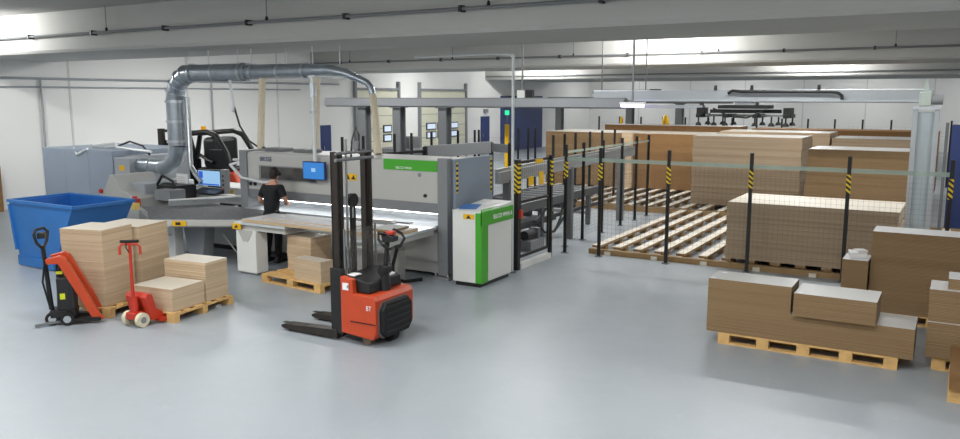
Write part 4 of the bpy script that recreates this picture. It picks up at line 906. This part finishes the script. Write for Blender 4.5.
for y in (-.13, .13):
    wv = B().cyl((-.1, y - .03, .1), (-.1, y + .03, .1), .1, n=20).obj('wheel', M_wheelw, t); B().cyl((-.1, y - .034, .1), (-.1, y + .034, .1), .045, n=14).obj('wheel_hub', M_greyd, wv)
B().cyl((-.1, -.16, .1), (-.1, .16, .1), .015).obj('axle', M_steel, t)

def turn(o, ang, cx):
    for v in o.data.vertices:
        x, y = v.co.x - cx, v.co.y; v.co.x = cx + x * math.cos(ang) - y * math.sin(ang); v.co.y = x * math.sin(ang) + y * math.cos(ang)
for ch in list(t.children):
    k = ch.name.split('.')[0]
    if k in ('handle_loop', 'hand_grip', 'release_lever'): turn(ch, R(34), -.12)
    if k in ('wheel', 'axle'):
        turn(ch, R(-4), -.1)
        for g in ch.children: turn(g, R(-4), -.1)

# ================================================================== WORKER
def skin(name, verts, edges, m, parent, lvl=2, root=0):
    me = bpy.data.meshes.new(name); me.from_pydata([v[:3] for v in verts], edges, []); o = bpy.data.objects.new(name, me); COL.objects.link(o)
    bm = bmesh.new(); bm.from_mesh(me); L = bm.verts.layers.skin.verify(); bm.verts.ensure_lookup_table()
    for i, v in enumerate(bm.verts):
        r = verts[i][3]; v[L].radius = r if isinstance(r, tuple) else (r, r); v[L].use_root = (i == root)
    bm.to_mesh(me); bm.free()
    s = o.modifiers.new('skin', 'SKIN'); s.use_smooth_shade = True; ss = o.modifiers.new('sub', 'SUBSURF'); ss.levels = lvl; ss.render_levels = lvl
    bpy.context.view_layer.update()
    m2 = bpy.data.meshes.new_from_object(o.evaluated_get(bpy.context.evaluated_depsgraph_get())); bpy.data.objects.remove(o)
    return m2
def chain(*pts): return list(pts)
# facing local +y (towards the saw); worker looks down at the table
P = dict(pelvis=(0, 0, .98), waist=(0, .0, 1.1), chest=(0, .03, 1.3), up=(0, .05, 1.43), neck=(0, .07, 1.52), head0=(0, .1, 1.59))
V = [P['pelvis'] + (.1,), P['waist'] + (.11,), P['chest'] + (.15,), P['up'] + (.12,), P['neck'] + (.055,), P['head0'] + (.055,)]
E_ = [(0, 1), (1, 2), (2, 3), (3, 4), (4, 5)]
def add(V, E, frm, pts):
    for p in pts: V.append(p); E.append((frm, len(V) - 1)); frm = len(V) - 1
    return frm
armL = [(-.17, .05, 1.42, .06), (-.24, .02, 1.28, .05), (-.29, .03, 1.14, .044), (-.28, .16, 1.09, .036), (-.27, .28, 1.06, .028)]
armR = [(.17, .05, 1.42, .06), (.24, .04, 1.29, .05), (.26, .08, 1.18, .044), (.18, .2, 1.12, .036), (.1, .3, 1.08, .028)]
legL = [(-.09, 0, .85, .07), (-.11, .03, .5, .06), (-.12, 0, .3, .052), (-.13, -.02, .1, .038), (-.13, -.01, .05, .04)]
legR = [(.09, 0, .85, .07), (.12, .02, .5, .06), (.13, -.01, .3, .052), (.14, -.03, .1, .038), (.14, -.02, .05, .04)]
def hand(b, w, d, side):
    """palm and five bent fingers closed on the table edge; w wrist, d forearm direction"""
    w = Vector(w); d = Vector(d).normalized(); up = Vector((0, 0, 1)); a = d.cross(up).normalized()
    b.tube([w - d * .03, w, w + d * .04, w + d * .085], [.024, .03, .04, .034], 10)
    for k, (o, L) in enumerate(((-.03, .07), (-.01, .08), (.01, .075), (.03, .06))):
        p = w + d * .08 + a * o; b.tube([p - d * .02, p + d * L * .4, p + d * L * .75 - up * .015, p + d * L * .9 - up * .035], [.009, .009, .008, .006], 6)
    p = w + d * .03 - a * .03 * side; b.tube([p, p + d * .03 - a * .03 * side - up * .005, p + d * .055 - a * .035 * side - up * .02], [.012, .01, .008], 6)
person = thing('person', 'person in black T-shirt and trousers bending over the saw table, seen from behind', 'person', (-11.06, 10.9, 0), R(6)); person.scale = (1.03, 1.03, 1.0)
Vb = list(V); Eb = list(E_); add(Vb, Eb, 3, armL); add(Vb, Eb, 3, armR); add(Vb, Eb, 0, legL); add(Vb, Eb, 0, legR)
body = skin('body', Vb, Eb, M_skin, person)
# head shaped on, joined to the body
bm = B(); bm.bm.from_mesh(body)
hc = Vector((0, .13, 1.665)); n0 = len(bm.bm.verts)
bm.ball(hc, .073, .092, .11, 10); bm.bm.verts.ensure_lookup_table()
for v in list(bm.bm.verts)[n0:]:
    q = v.co - hc
    if q.z < -.02: v.co.x *= 1 + q.z * 2.2; v.co.y += .012
bm.ball(hc + Vector((0, .095, -.012)), .012, .018, .022, 6)                       # nose
for s in (-1, 1):
    bm.ball(hc + Vector((.072 * s, .0, -.005)), .012, .02, .032, 6)               # ears
    bm.ball(hc + Vector((.028 * s, .08, .012)), .012, .01, .008, 6)               # eyes
bm.ball(hc + Vector((0, .085, -.055)), .024, .01, .008, 6)                        # mouth
hand(bm, armL[-1][:3], (.05, 1, -.05), -1); hand(bm, armR[-1][:3], (-.35, .9, -.1), 1)
for f in bm.bm.faces: f.smooth = True
bm.obj('body', M_skin, person)
def cloth(name, V, E, m):
    me = skin(name, V, E, m, person); me.materials.clear(); me.materials.append(m)
    o = bpy.data.objects.new(name, me); COL.objects.link(o); o.parent = person; return o
Vs = [(0, 0, .9, .16), (0, 0, 1.1, .142), (0, .03, 1.3, .168), (0, .05, 1.43, .135)]; Es = [(0, 1), (1, 2), (2, 3)]
add(Vs, Es, 3, [(-.17, .05, 1.42, .082), (-.235, .025, 1.29, .07), (-.262, .02, 1.22, .066)]); add(Vs, Es, 3, [(.17, .05, 1.42, .082), (.235, .045, 1.31, .07), (.255, .06, 1.24, .066)])
cloth('shirt', Vs, Es, M_shirt)
Vt = [(0, 0, 1.06, .145), (0, 0, .9, .15)]; Et = [(0, 1)]
add(Vt, Et, 1, [(-.1, 0, .8, .1), (-.11, .03, .5, .078), (-.12, 0, .3, .072), (-.13, -.02, .08, .066)]); add(Vt, Et, 1, [(.1, 0, .8, .1), (.12, .02, .5, .078), (.13, -.01, .3, .072), (.14, -.03, .08, .066)])
cloth('trousers', Vt, Et, M_trouser)
b = B(); b.ball(hc + Vector((0, -.018, .028)), .083, .098, .1, 10)
b.ball(hc + Vector((0, -.05, -.02)), .074, .07, .085, 8); b.obj('hair', M_hair, person)
b = B(); b.tube(arc(hc + Vector((0, -.01, .0)), .102, R(0), R(180), 10, (1, 0, 0), (0, 0, 1.28)), .01, 6); b.obj('headband', M_black, person)
for s in (-1, 1): B().cyl(hc + Vector((.08 * s, -.005, 0)), hc + Vector((.112 * s, -.005, 0)), .036, n=12).obj('ear_muff', M_black, person)
for x in (-.13, .14):
    b = B(); b.prism([(-.1, 0), (.17, 0), (.19, .03), (.16, .06), (.05, .09), (.0, .12), (-.09, .11), (-.11, .04)], x - .045, x + .045, 'x'); b.obj('shoe', M_black, person, bevel=.015)
